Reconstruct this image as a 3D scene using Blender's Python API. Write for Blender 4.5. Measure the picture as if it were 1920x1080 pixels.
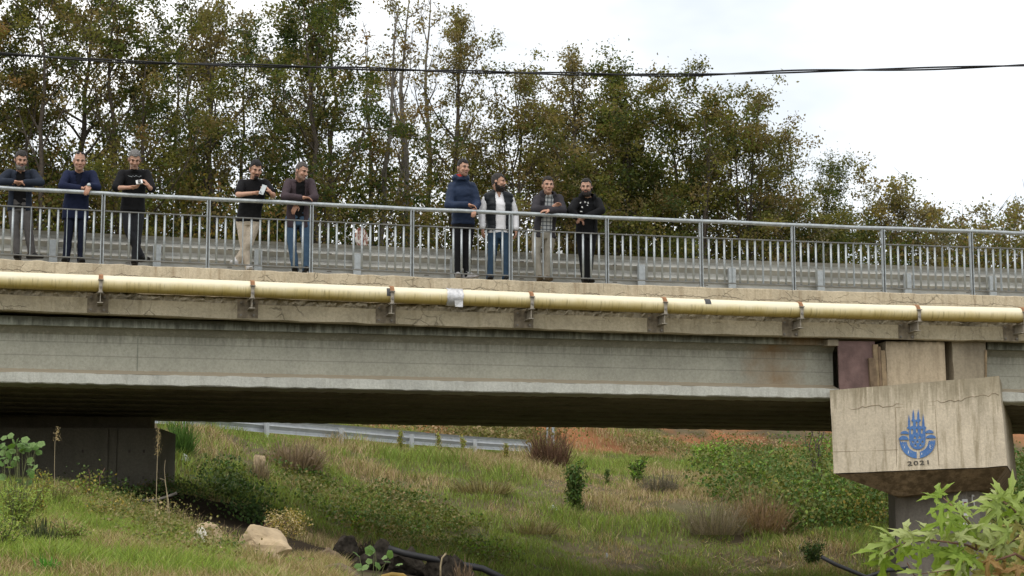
import bpy, bmesh, math, random
import numpy as np
from mathutils import Vector, Matrix

for _o in list(bpy.data.objects):
    bpy.data.objects.remove(_o, do_unlink=True)
SC = bpy.context.scene
COL = SC.collection
RAD = math.radians

# ------------------------------------------------------------------ camera, sky, sun, exposure
FPX, HORIZON = 3600.0, 1045.0                       # focal length and horizon row of the 1920x1080 photograph
TILT = math.atan((HORIZON - 540) / FPX)
EYE = np.array([0.0, 0.0, 1.6])
cam_d = bpy.data.cameras.new('camera')
cam_d.sensor_width = 36.0
cam_d.lens = 36.0 * FPX / 1920.0
cam_d.clip_start = 0.1
cam_d.clip_end = 8000
cam = bpy.data.objects.new('camera', cam_d)
COL.objects.link(cam)
cam.location = EYE
cam.rotation_euler = (math.pi / 2 + TILT, 0, 0)
SC.camera = cam

SUN_EL, SUN_AZ = RAD(55), RAD(212)                  # behind the photographer, slightly left (azimuth clockwise from +Y)
wd = bpy.data.worlds.new('World')
SC.world = wd
wd.use_nodes = True
wn, wl = wd.node_tree.nodes, wd.node_tree.links
wn.clear()
w_out = wn.new('ShaderNodeOutputWorld')
w_bg = wn.new('ShaderNodeBackground')
w_sky = wn.new('ShaderNodeTexSky')
w_sky.sky_type = 'NISHITA'
w_sky.sun_disc = False
w_sky.sun_elevation = SUN_EL
w_sky.sun_rotation = SUN_AZ
w_sky.air_density = 1.0
w_sky.dust_density = 2.0
w_tc = wn.new('ShaderNodeTexCoord')
w_map = wn.new('ShaderNodeMapping')
w_map.inputs['Scale'].default_value = (2.2, 2.2, 5.0)
w_no = wn.new('ShaderNodeTexNoise')
w_no.inputs['Scale'].default_value = 1.6
w_no.inputs['Detail'].default_value = 5
w_no.inputs['Roughness'].default_value = 0.55
w_rp = wn.new('ShaderNodeMapRange')                  # cloud cover: thick overcast with thin places
w_rp.inputs['From Min'].default_value = 0.32
w_rp.inputs['From Max'].default_value = 0.62
w_rp.inputs['To Min'].default_value = 0.40
w_rp.inputs['To Max'].default_value = 0.99
w_mix = wn.new('ShaderNodeMixRGB')
w_no2 = wn.new('ShaderNodeTexNoise')                 # broad bright and dull cloud sheets
w_no2.inputs['Scale'].default_value = 2.3
w_no2.inputs['Detail'].default_value = 4
w_cr = wn.new('ShaderNodeValToRGB')
w_cr.color_ramp.elements[0].position = .30
w_cr.color_ramp.elements[0].color = (6.1, 6.45, 6.8, 1)
w_cr.color_ramp.elements[1].position = .62
w_cr.color_ramp.elements[1].color = (11.4, 11.3, 11.0, 1)
wl.new(w_tc.outputs['Generated'], w_no2.inputs['Vector'])
wl.new(w_no2.outputs['Fac'], w_cr.inputs['Fac'])
wl.new(w_cr.outputs['Color'], w_mix.inputs['Color2'])
w_bg.inputs['Strength'].default_value = 0.10
wl.new(w_tc.outputs['Generated'], w_map.inputs['Vector'])
wl.new(w_map.outputs['Vector'], w_no.inputs['Vector'])
wl.new(w_no.outputs['Fac'], w_rp.inputs['Value'])
wl.new(w_rp.outputs['Result'], w_mix.inputs['Fac'])
wl.new(w_sky.outputs['Color'], w_mix.inputs['Color1'])
wl.new(w_mix.outputs['Color'], w_bg.inputs['Color'])
wl.new(w_bg.outputs['Background'], w_out.inputs['Surface'])

sun_d = bpy.data.lights.new('sun', 'SUN')
sun_d.energy = 0.9
sun_d.angle = RAD(50)
sun_d.color = (1.0, 0.95, 0.87)
sun = bpy.data.objects.new('sun', sun_d)
COL.objects.link(sun)
_sd = Vector((math.sin(SUN_AZ) * math.cos(SUN_EL), math.cos(SUN_AZ) * math.cos(SUN_EL), math.sin(SUN_EL)))
sun.rotation_euler = (-_sd).to_track_quat('-Z', 'Y').to_euler()
sun.location = (-8, -12, 25)

SC.view_settings.view_transform = 'Standard'
SC.view_settings.look = 'None'
SC.view_settings.gamma = 1.0
SC.view_settings.exposure = 0.62
SC.view_settings.use_curve_mapping = False
SC.render.engine = 'CYCLES'
SC.cycles.use_denoising = True
SC.cycles.max_bounces = 6
SC.cycles.transparent_max_bounces = 4

# ------------------------------------------------------------------ helpers
def ray(px, py):
    cx, cy = (px - 960) / FPX, (540 - py) / FPX
    return np.array([cx, math.cos(TILT) - math.sin(TILT) * cy, math.sin(TILT) + math.cos(TILT) * cy])

def at(px, py, Y):                                   # the point seen at a photo pixel, Y metres into the scene
    d = ray(px, py)
    return EYE + d * (Y / d[1])

PSI = RAD(12.653)                                    # the bridge recedes to the right by this angle
BO = np.array([0.0, 28.9, 0.0])
EU = np.array([math.cos(PSI), math.sin(PSI), 0.0])
EB = np.array([-math.sin(PSI), math.cos(PSI), 0.0])  # bridge depth axis, away from the camera

def onb(px, py, back=0.0):                           # bridge coordinates (u, back, z) of a pixel on the plane 'back' metres behind the kerb face
    O = BO + EB * back - EYE
    d = ray(px, py)
    k = (O @ EB) / (d @ EB)
    p = d * k
    return np.array([(p - O) @ EU, back, p[2] + EYE[2]])

def b2w(u, b, z):
    p = BO + EU * u + EB * b
    return np.array([p[0], p[1], z])

def kerb_z(u):
    return 5.752 + 0.00066 * (u - 3.5) ** 2

def hsh(ix, iy, iz, seed):
    h = (ix.astype(np.int64) * 374761393 + iy.astype(np.int64) * 668265263 + iz.astype(np.int64) * 2147483647 + seed * 974711) & 0xFFFFFFFF
    h = ((h ^ (h >> 13)) * 1274126177) & 0xFFFFFFFF
    h = (h ^ (h >> 16)) & 0xFFFFFFFF
    return h / 4294967295.0

def vnoise(P, scale=1.0, seed=0):                    # value noise, 0..1
    P = np.asarray(P, float) * scale
    if P.shape[1] == 2:
        P = np.c_[P, np.zeros(len(P))]
    I = np.floor(P).astype(np.int64)
    f = P - I
    f = f * f * (3 - 2 * f)
    r = 0
    for dx in (0, 1):
        for dy in (0, 1):
            for dz in (0, 1):
                w = (f[:, 0] if dx else 1 - f[:, 0]) * (f[:, 1] if dy else 1 - f[:, 1]) * (f[:, 2] if dz else 1 - f[:, 2])
                r = r + w * hsh(I[:, 0] + dx, I[:, 1] + dy, I[:, 2] + dz, seed)
    return r

def fbm(P, scale=1.0, seed=0, octv=3):
    P = np.asarray(P, float)
    r, a, t = 0, 1.0, 0
    for k in range(octv):
        r = r + a * vnoise(P, scale * 2 ** k, seed + k * 17)
        t += a
        a *= 0.5
    return r / t

def empty(name, loc=(0, 0, 0), rotz=0.0, label=None, cat=None, group=None):
    o = bpy.data.objects.new(name, None)
    o.empty_display_size = 0.2
    COL.objects.link(o)
    o.location = loc
    o.rotation_euler = (0, 0, rotz)
    tag(o, label, cat, group)
    return o

def tag(o, label=None, cat=None, group=None, kind=None):
    if label: o['label'] = label
    if cat: o['category'] = cat
    if group: o['group'] = group
    if kind: o['kind'] = kind
    return o

def obj(name, me, mat=None, parent=None, loc=None):
    o = bpy.data.objects.new(name, me)
    COL.objects.link(o)
    if mat is not None and len(me.materials) == 0:
        me.materials.append(mat)
    if parent is not None: o.parent = parent
    if loc is not None: o.location = loc
    return o

def np_mesh(name, V, F, cols=None, smooth=False):
    V = np.asarray(V, np.float32)
    F = np.asarray(F, np.int32)
    me = bpy.data.meshes.new(name)
    me.vertices.add(len(V))
    me.vertices.foreach_set('co', V.ravel())
    me.loops.add(F.size)
    me.loops.foreach_set('vertex_index', F.ravel())
    me.polygons.add(len(F))
    me.polygons.foreach_set('loop_start', np.arange(0, F.size, F.shape[1], dtype=np.int32))
    if smooth:
        me.polygons.foreach_set('use_smooth', np.ones(len(F), bool))
    me.update(calc_edges=True)
    if cols is not None:
        a = me.attributes.new('Col', 'FLOAT_COLOR', 'POINT')
        c = np.ones((len(V), 4), np.float32)
        c[:, :3] = cols
        a.data.foreach_set('color', c.ravel())
    return me

class MB:
    """collects simple solids and links them as one mesh object"""
    def __init__(s): s.v, s.f = [], []
    def add(s, V, F):
        n = len(s.v)
        s.v += [tuple(map(float, p)) for p in V]
        s.f += [tuple(i + n for i in f) for f in F]
        return s
    def box(s, c, d, R=None):
        V = np.array([[x, y, z] for x in (-.5, .5) for y in (-.5, .5) for z in (-.5, .5)]) * np.array(d)
        if R is not None: V = V @ np.array(R).T
        return s.add(V + np.array(c), [(0, 1, 3, 2), (4, 6, 7, 5), (0, 4, 5, 1), (2, 3, 7, 6), (0, 2, 6, 4), (1, 5, 7, 3)])
    def hexa(s, P):                                  # eight corners, x-major like box
        return s.add(P, [(0, 1, 3, 2), (4, 6, 7, 5), (0, 4, 5, 1), (2, 3, 7, 6), (0, 2, 6, 4), (1, 5, 7, 3)])
    def tube(s, path, rad, n=8, cap=True):
        P = [np.array(p, float) for p in path]
        if np.isscalar(rad): rad = [rad] * len(P)
        V, F = [], []
        t0 = P[1] - P[0]
        ref = np.array([0, 0, 1.]) if abs(t0[2]) < 0.9 * np.linalg.norm(t0) else np.array([1., 0, 0])
        for i, p in enumerate(P):
            t = P[min(i + 1, len(P) - 1)] - P[max(i - 1, 0)]
            t = t / (np.linalg.norm(t) + 1e-9)
            a = np.cross(t, ref); a /= np.linalg.norm(a) + 1e-9
            b = np.cross(t, a)
            ref = -np.cross(t, a) if False else ref
            for k in range(n):
                q = 2 * math.pi * k / n
                V.append(p + rad[i] * (math.cos(q) * a + math.sin(q) * b))
        for i in range(len(P) - 1):
            for k in range(n):
                F.append((i * n + k, i * n + (k + 1) % n, (i + 1) * n + (k + 1) % n, (i + 1) * n + k))
        if cap:
            F.append(tuple(range(n - 1, -1, -1)))
            F.append(tuple((len(P) - 1) * n + k for k in range(n)))
        return s.add(V, F)
    def sweep(s, prof, stations):                    # closed profile of (a,b) points; stations: functions of (a,b) -> xyz
        n = len(prof)
        V = [st(a, b) for st in stations for a, b in prof]
        F = [(i * n + k, i * n + (k + 1) % n, (i + 1) * n + (k + 1) % n, (i + 1) * n + k) for i in range(len(stations) - 1) for k in range(n)]
        F.append(tuple(range(n - 1, -1, -1)))
        F.append(tuple((len(stations) - 1) * n + k for k in range(n)))
        return s.add(V, F)
    def mesh(s, name, smooth=False, off=(0, 0, 0)):
        me = bpy.data.meshes.new(name)
        me.from_pydata([tuple(np.array(p) - np.array(off)) for p in s.v], [], s.f)
        bm = bmesh.new(); bm.from_mesh(me)
        bmesh.ops.recalc_face_normals(bm, faces=bm.faces)
        bm.to_mesh(me); bm.free()
        if smooth:
            for p in me.polygons: p.use_smooth = True
        me.update()
        return me
    def build(s, name, mat, parent=None, smooth=False, off=(0, 0, 0), loc=None):
        return obj(name, s.mesh(name, smooth, off), mat, parent, loc)

def jitter(me, amp, scale=8.0, seed=0, amp2=0.0):
    n = len(me.vertices)
    co = np.empty(n * 3, np.float32); me.vertices.foreach_get('co', co)
    P = co.reshape(-1, 3)
    D = np.c_[vnoise(P, scale, seed), vnoise(P, scale, seed + 5), vnoise(P, scale, seed + 9)] - .5
    me.vertices.foreach_set('co', (P + D * 2 * amp).astype(np.float32).ravel())
    me.update()

# ------------------------------------------------------------------ materials
def new_mat(name):
    m = bpy.data.materials.new(name)
    m.use_nodes = True
    nt = m.node_tree
    return m, nt, nt.nodes['Principled BSDF']

def nd(nt, kind, **kw):
    n = nt.nodes.new(kind)
    for k, v in kw.items():
        if k in n.inputs: n.inputs[k].default_value = v
        else: setattr(n, k, v)
    return n

def noise_node(nt, vec, scale, detail=4, rough=.6, mscale=None):
    if mscale is not None:
        mp = nd(nt, 'ShaderNodeMapping'); mp.inputs['Scale'].default_value = mscale
        nt.links.new(vec, mp.inputs['Vector']); vec = mp.outputs['Vector']
    n = nd(nt, 'ShaderNodeTexNoise', Scale=scale, Detail=detail, Roughness=rough)
    nt.links.new(vec, n.inputs['Vector'])
    return n.outputs['Fac']

def ramp(nt, fac, stops):
    r = nd(nt, 'ShaderNodeValToRGB')
    el = r.color_ramp.elements
    while len(el) < len(stops): el.new(0.5)
    for e, (p, c) in zip(el, stops):
        e.position = p
        e.color = (*c, 1) if len(c) == 3 else c
    nt.links.new(fac, r.inputs['Fac'])
    return r.outputs['Color']

def mixc(nt, mode, fac, a, b):
    m = nd(nt, 'ShaderNodeMixRGB', blend_type=mode)
    for s, v in (('Fac', fac), ('Color1', a), ('Color2', b)):
        if isinstance(v, (int, float)): m.inputs[s].default_value = v
        elif isinstance(v, tuple): m.inputs[s].default_value = (*v, 1)
        else: nt.links.new(v, m.inputs[s])
    return m.outputs['Color']

def mth(nt, op, a, b=None, c=None):
    m = nd(nt, 'ShaderNodeMath', operation=op)
    for i, v in enumerate((a, b, c)):
        if v is None: continue
        if isinstance(v, (int, float)): m.inputs[i].default_value = v
        else: nt.links.new(v, m.inputs[i])
    return m.outputs[0]

def g3(v): return (v, v, v)

def simple(name, col, rough=.6, metal=0., var=.25, scale=6., bump=0., bscale=40., spec=.3):
    m, nt, b = new_mat(name)
    tc = nd(nt, 'ShaderNodeTexCoord').outputs['Object']
    n = noise_node(nt, tc, scale, 5)
    lo = tuple(c * (1 - var) for c in col); hi = tuple(min(1, c * (1 + var)) for c in col)
    nt.links.new(ramp(nt, n, [(.3, lo), (.7, hi)]), b.inputs['Base Color'])
    b.inputs['Roughness'].default_value = rough
    b.inputs['Metallic'].default_value = metal
    b.inputs['Specular IOR Level'].default_value = spec
    if bump:
        bp = nd(nt, 'ShaderNodeBump', Strength=bump, Distance=.01)
        nt.links.new(noise_node(nt, tc, bscale, 4), bp.inputs['Height'])
        nt.links.new(bp.outputs['Normal'], b.inputs['Normal'])
    return m

def concrete(name, col, dark=.45, streak=.6, stain=(.10, .085, .05), stain_lo=.5, stain_hi=.75, bump=.5, cracks=None, joints=None, brown=None, topdirt=None, ledge=None, dirt=.72, craze=0.):
    """weathered concrete: blotches, vertical run-off streaks, pores; optional jagged horizontal cracks (z, wobble), board joints and stains"""
    m, nt, b = new_mat(name)
    tc = nd(nt, 'ShaderNodeTexCoord').outputs['Object']
    c = ramp(nt, noise_node(nt, tc, 1.3, 8, .65), [(.28, tuple(x * (1 - dark) for x in col)), (.5, col), (.75, tuple(min(1, x * 1.18) for x in col))])
    fine = noise_node(nt, tc, 28, 6, .7)
    c = mixc(nt, 'MULTIPLY', .55, c, ramp(nt, fine, [(.3, g3(.6)), (.62, g3(1.05))]))
    s = noise_node(nt, tc, 3.2, 6, .65, mscale=(2.6, 2.6, .28))
    sm = ramp(nt, s, [(stain_lo, g3(0)), (stain_hi, g3(1))])
    c = mixc(nt, 'MIX', mth(nt, 'MULTIPLY', sm, streak), c, stain)
    lt = noise_node(nt, tc, 2.1, 6, .7, mscale=(3.4, 3.4, .35))
    c = mixc(nt, 'MIX', mth(nt, 'MULTIPLY', ramp(nt, lt, [(.62, g3(0)), (.74, g3(1))]), .35), c, tuple(min(1, x * 1.35) for x in col))
    sep = nd(nt, 'ShaderNodeSeparateXYZ'); nt.links.new(tc, sep.inputs[0])
    pores = noise_node(nt, tc, 95, 2, .5)
    c = mixc(nt, 'MIX', mth(nt, 'MULTIPLY', ramp(nt, pores, [(.68, g3(0)), (.74, g3(1))]), .55), c, tuple(x * .3 for x in col))
    h = mth(nt, 'ADD', fine, mth(nt, 'MULTIPLY', noise_node(nt, tc, 6, 5), 1.2))
    if topdirt:                                      # soot and moss runs starting from a given level: (z_top, length)
        zt, ln = topdirt
        dn = noise_node(nt, tc, 9, 5, .7, mscale=(1.6, 1.6, .12))
        dz = mth(nt, 'DIVIDE', mth(nt, 'SUBTRACT', zt, sep.outputs['Z']), ln)
        mk = ramp(nt, mth(nt, 'SUBTRACT', mth(nt, 'MULTIPLY', dn, 1.9), dz), [(.25, g3(0)), (.75, g3(1))])
        c = mixc(nt, 'MIX', mth(nt, 'MULTIPLY', mk, dirt if ln < .6 else .6), c, (.05, .05, .036) if ln < .6 else (.17, .145, .085))
    if brown:                                        # rusty water stain: centre u, half width
        u0, hw, z0, z1 = brown
        du = mth(nt, 'ABSOLUTE', mth(nt, 'SUBTRACT', sep.outputs['X'], u0))
        wob = mth(nt, 'MULTIPLY', noise_node(nt, tc, 2.2, 5), hw * 1.6)
        mk = ramp(nt, mth(nt, 'DIVIDE', mth(nt, 'ADD', du, wob), hw * 2), [(.35, g3(1)), (.75, g3(0))])
        c = mixc(nt, 'MIX', mth(nt, 'MULTIPLY', mk, .72), c, (.25, .14, .055))
    if ledge:                                        # dust lying on the sloping ledge
        z0, z1 = ledge
        zz = mth(nt, 'ADD', sep.outputs['Z'], mth(nt, 'MULTIPLY', mth(nt, 'SUBTRACT', noise_node(nt, tc, 9, 5), .5), .03))
        mk = mth(nt, 'MULTIPLY', mth(nt, 'GREATER_THAN', zz, z0), mth(nt, 'LESS_THAN', zz, z1))
        c = mixc(nt, 'MIX', mth(nt, 'MULTIPLY', mk, .7), c, (.40, .325, .225))
    if craze:                                        # fine map cracking in patches
        vo = nd(nt, 'ShaderNodeTexVoronoi', feature='DISTANCE_TO_EDGE', Scale=craze)
        dv = nd(nt, 'ShaderNodeMixRGB', blend_type='ADD'); dv.inputs['Fac'].default_value = .12
        nt.links.new(tc, dv.inputs['Color1'])
        nz = nd(nt, 'ShaderNodeTexNoise', Scale=7.0, Detail=5.0); nt.links.new(tc, nz.inputs['Vector']); nt.links.new(nz.outputs['Color'], dv.inputs['Color2'])
        nt.links.new(dv.outputs['Color'], vo.inputs['Vector'])
        gate = ramp(nt, noise_node(nt, tc, 1.9, 4), [(.50, g3(0)), (.60, g3(1))])
        mk = mth(nt, 'MULTIPLY', ramp(nt, vo.outputs['Distance'], [(.006, g3(1)), (.024, g3(0))]), gate)
        c = mixc(nt, 'MIX', mth(nt, 'MULTIPLY', mk, .5), c, tuple(x * .18 for x in col))
        h = mth(nt, 'SUBTRACT', h, mth(nt, 'MULTIPLY', mk, 1.5))
    if joints:
        for z0 in joints:
            wob = mth(nt, 'MULTIPLY', mth(nt, 'SUBTRACT', noise_node(nt, tc, 14, 4), .5), .012)
            d = mth(nt, 'ABSOLUTE', mth(nt, 'ADD', mth(nt, 'SUBTRACT', sep.outputs['Z'], z0), wob))
            mk = ramp(nt, mth(nt, 'DIVIDE', d, .012), [(.3, g3(1)), (1.0, g3(0))])
            c = mixc(nt, 'MIX', mth(nt, 'MULTIPLY', mk, .35), c, tuple(x * .3 for x in col))
    if cracks:
        for k, (z0, amp, wid, sc) in enumerate(cracks):
            wob = mth(nt, 'MULTIPLY', mth(nt, 'SUBTRACT', noise_node(nt, tc, sc, 7, .7, mscale=(1, 1, .05)), .5), amp)
            zz = mth(nt, 'SUBTRACT', sep.outputs['Z'], mth(nt, 'MULTIPLY', mth(nt, 'POWER', mth(nt, 'SUBTRACT', sep.outputs['X'], 3.5), 2.0), .00066))
            d = mth(nt, 'ABSOLUTE', mth(nt, 'ADD', mth(nt, 'SUBTRACT', zz, z0), wob))
            gate = ramp(nt, noise_node(nt, tc, .9 + k * .3, 3), [(.40, g3(0)), (.5, g3(1))])
            mk = mth(nt, 'MULTIPLY', ramp(nt, mth(nt, 'DIVIDE', d, wid), [(.3, g3(1)), (1.0, g3(0))]), gate)
            c = mixc(nt, 'MIX', mth(nt, 'MULTIPLY', mk, .8), c, tuple(x * .16 for x in col))
            h = mth(nt, 'SUBTRACT', h, mth(nt, 'MULTIPLY', mk, 2.0))
    nt.links.new(c, b.inputs['Base Color'])
    b.inputs['Roughness'].default_value = .9
    b.inputs['Specular IOR Level'].default_value = .15
    bp = nd(nt, 'ShaderNodeBump', Strength=bump, Distance=.012)
    nt.links.new(h, bp.inputs['Height'])
    nt.links.new(bp.outputs['Normal'], b.inputs['Normal'])
    return m

def col_attr(name, rough=.7, trans=0., spec=.2, bump=0., bscale=30., tmul=(1.25, 1.3, .6)):
    """colour from the mesh attribute Col (the leaf's, blade's or soil's own colour), optionally letting light through"""
    m, nt, b = new_mat(name)
    a = nd(nt, 'ShaderNodeAttribute', attribute_name='Col')
    nt.links.new(a.outputs['Color'], b.inputs['Base Color'])
    b.inputs['Roughness'].default_value = rough
    b.inputs['Specular IOR Level'].default_value = spec
    if trans:
        out = nt.nodes['Material Output']
        t = nd(nt, 'ShaderNodeBsdfTranslucent')
        nt.links.new(mixc(nt, 'MULTIPLY', 1.0, a.outputs['Color'], tmul), t.inputs['Color'])
        ms = nd(nt, 'ShaderNodeMixShader'); ms.inputs[0].default_value = trans
        nt.links.new(b.outputs[0], ms.inputs[1]); nt.links.new(t.outputs[0], ms.inputs[2])
        nt.links.new(ms.outputs[0], out.inputs['Surface'])
    if bump:
        tc = nd(nt, 'ShaderNodeTexCoord').outputs['Object']
        bp = nd(nt, 'ShaderNodeBump', Strength=bump, Distance=.03)
        nt.links.new(noise_node(nt, tc, bscale, 6), bp.inputs['Height'])
        nt.links.new(bp.outputs['Normal'], b.inputs['Normal'])
    return m

M = {}
M['kerb'] = concrete('kerb_concrete', (.54, .46, .33), dark=.26, streak=.62, stain=(.19, .12, .06), stain_lo=.5, stain_hi=.72, bump=.7,
                     cracks=[(5.60, .30, .006, 2.2), (5.47, .10, .012, 2.6)], craze=4.5)
M['slab'] = concrete('slab_edge_concrete', (.47, .41, .29), dark=.25, streak=.45, stain=(.15, .115, .05), stain_lo=.5, stain_hi=.8, bump=.6,
                     craze=3.0)
M['rubble'] = concrete('broken_concrete', (.30, .27, .20), dark=.7, streak=.3, bump=1.0)
M['girder'] = concrete('girder_concrete', (.43, .42, .345), dark=.15, streak=.22, stain=(.17, .16, .11), stain_lo=.5, stain_hi=.8, bump=.25,
                       joints=(4.52, 4.72), brown=(4.35, .75, 4.1, 5.0), topdirt=(4.93, .30), dirt=.38, ledge=(4.225, 4.318))
M['flange'] = concrete('flange_concrete', (.34, .35, .29), dark=.35, streak=.6, stain=(.05, .05, .035), stain_lo=.42, stain_hi=.66, bump=.4, topdirt=(5.06, .20), brown=(4.7, .8, 4.1, 5.0))
M['foot'] = concrete('bottom_flange_concrete', (.56, .56, .50), dark=.22, streak=.4, stain=(.2, .18, .13), stain_lo=.5, stain_hi=.75, bump=.5)
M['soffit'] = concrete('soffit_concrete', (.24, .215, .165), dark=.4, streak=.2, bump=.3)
M['cap'] = concrete('pier_cap_concrete', (.60, .52, .395), dark=.20, streak=.7, stain=(.20, .16, .09), stain_lo=.5, stain_hi=.68, bump=.45, topdirt=(4.40, .75))
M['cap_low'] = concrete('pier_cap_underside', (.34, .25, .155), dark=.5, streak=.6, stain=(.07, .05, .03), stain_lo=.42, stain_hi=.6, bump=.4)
M['block'] = concrete('end_block_concrete', (.50, .41, .29), dark=.3, streak=.5, stain=(.18, .13, .08), stain_lo=.48, stain_hi=.7, bump=.3, topdirt=(5.08, .16))
M['block_grey'] = concrete('end_block_grey', (.34, .29, .21), dark=.35, streak=.6, stain=(.16, .13, .09), bump=.3)
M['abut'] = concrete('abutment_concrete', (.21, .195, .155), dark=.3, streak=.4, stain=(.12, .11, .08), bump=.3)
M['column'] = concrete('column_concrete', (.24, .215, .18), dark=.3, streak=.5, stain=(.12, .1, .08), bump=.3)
M['asphalt'] = simple('asphalt', (.05, .05, .05), .9, var=.2, scale=20, bump=.4)
M['galv'] = simple('galvanised_steel', (.40, .43, .44), .48, .55, var=.20, scale=14, bump=.12, bscale=60)
M['galv_flat'] = simple('galvanised_flat_bar', (.31, .34, .35), .5, .5, var=.2, scale=14)
M['rail_thin'] = simple('weathered_thin_rail', (.20, .20, .19), .6, .4, var=.3, scale=9)
M['beam'] = simple('guardrail_steel', (.43, .43, .40), .55, .35, var=.16, scale=5, bump=.1)
M['beam2'] = simple('roadside_guardrail_steel', (.47, .49, .50), .55, .25, var=.12, scale=5)
M['rust'] = simple('rusty_steel', (.215, .18, .13), .85, .1, var=.4, scale=11, bump=.4)
M['rust_strap'] = simple('rusty_strap', (.33, .17, .085), .8, .1, var=.4, scale=16, bump=.3)
M['strap_grey'] = simple('dull_grey_bracket', (.30, .27, .22), .7, .2, var=.3, scale=14)
M['bolt'] = simple('bolt_steel', (.25, .23, .2), .6, .4)
M['foil'] = simple('silver_foil_tape', (.62, .62, .62), .42, .35, var=.2, scale=20, bump=.8, bscale=25)
M['tape_dark'] = simple('dark_grey_tape', (.06, .06, .062), .6)
M['plate_red'] = simple('red_primer_board', (.165, .105, .095), .8, 0, var=.3, scale=5, bump=.3)
M['wood'] = simple('weathered_wood', (.27, .20, .12), .85, 0, var=.35, scale=9, bump=.5)
M['wood_dark'] = simple('dark_wood', (.17, .12, .075), .85, 0, var=.4, scale=9, bump=.5)
def worn_blue():
    m, nt, b = new_mat('worn_blue_paint')
    tc = nd(nt, 'ShaderNodeTexCoord').outputs['Object']
    c = ramp(nt, noise_node(nt, tc, 5, 5), [(.3, (.045, .12, .32)), (.7, (.085, .20, .44))])
    c = mixc(nt, 'MIX', ramp(nt, noise_node(nt, tc, 34, 6, .75), [(.56, g3(0)), (.66, g3(.8))]), c, (.36, .34, .29))
    nt.links.new(c, b.inputs['Base Color']); b.inputs['Roughness'].default_value = .8
    return m
M['blue'] = worn_blue()
M['grey_mark'] = simple('grey_lettering', (.10, .09, .075), .8)
M['white'] = simple('white_paint', (.62, .62, .6), .6, var=.1)
M['red'] = simple('red_marking', (.28, .05, .05), .7)
M['cable'] = simple('black_cable', (.018, .018, .02), .6)
M['black_rubber'] = simple('black_plastic_pipe', (.02, .02, .021), .5)
M['stone'] = simple('pale_boulder', (.42, .32, .20), .9, 0, var=.3, scale=4, bump=.7, bscale=18)
M['stone_white'] = simple('white_chipped_stone', (.6, .56, .48), .9, 0, var=.3, scale=5, bump=.6)
M['stone_brown'] = simple('brown_wet_stone', (.16, .115, .07), .8, 0, var=.3, scale=4, bump=.5)
M['bark'] = simple('bark', (.085, .07, .055), .95, 0, var=.4, scale=12, bump=.8, bscale=30)
M['bark_grey'] = simple('grey_bark', (.15, .135, .115), .95, 0, var=.35, scale=12, bump=.8, bscale=30)
M['stem'] = simple('green_stem', (.10, .11, .04), .8)
M['stem_red'] = simple('reddish_twig', (.16, .09, .06), .8)
M['stem_dry'] = simple('dry_stalk', (.36, .29, .18), .9, var=.3)
M['yellow_flower'] = simple('yellow_petal', (.62, .40, .02), .6)
M['litter'] = simple('pale_litter', (.55, .56, .57), .7)
M['leaf'] = col_attr('tree_leaves', .7, .40, .1)
M['grass'] = col_attr('grass_blades', .7, .25)
M['bramble'] = col_attr('ground_leaves', .6, .2)
M['bigleaf'] = col_attr('large_leaves', .5, .35, bump=.2, bscale=30)
M['soil'] = col_attr('soil', .95, 0, .1, .9, 9.)
# ------------------------------------------------------------------ terrain
_ctl = []
for px, py, Y in [(0, 1079, 12.5), (250, 1079, 13), (500, 1079, 15.5), (600, 1090, 17), (0, 1000, 16), (200, 1018, 17), (400, 1052, 18.5), (540, 1070, 20),
                  (0, 948, 20.5), (180, 968, 21.5), (330, 1000, 22), (430, 1036, 22.5), (0, 920, 26), (150, 940, 27), (300, 932, 33), (100, 925, 33),
                  (350, 922, 32.5), (360, 972, 29.5), (440, 985, 28.5), (560, 1025, 27.5), (480, 1045, 25), (600, 1060, 25.5), (700, 1070, 25),
                  (800, 1088, 25), (940, 1095, 24.5), (590, 1008, 36.2), (740, 1042, 36.3), (930, 1066, 36.6), (1100, 1074, 38.2),
                  (340, 806, 43), (420, 868, 40), (500, 938, 37.6), (497, 822, 46), (637, 834, 48.5), (769, 845, 51), (888, 852, 54), (980, 855, 56),
                  (1200, 852, 60), (1400, 858, 62), (1560, 866, 62), (1800, 878, 62), (640, 930, 41.5), (800, 950, 42.5), (1000, 960, 43), (800, 1000, 39.3),
                  (1000, 1030, 38.8), (1200, 960, 44), (1200, 1046, 40.5), (1400, 1015, 42.5), (1400, 940, 46), (1560, 1008, 43.5), (1560, 930, 48), (1700, 1010, 43.5),
                  (1850, 1020, 43.5), (1300, 1074, 39.5), (1500, 1060, 41), (1700, 1062, 41), (1900, 1066, 41), (1850, 940, 48)]:
    _ctl.append(at(px, py, Y))
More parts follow.
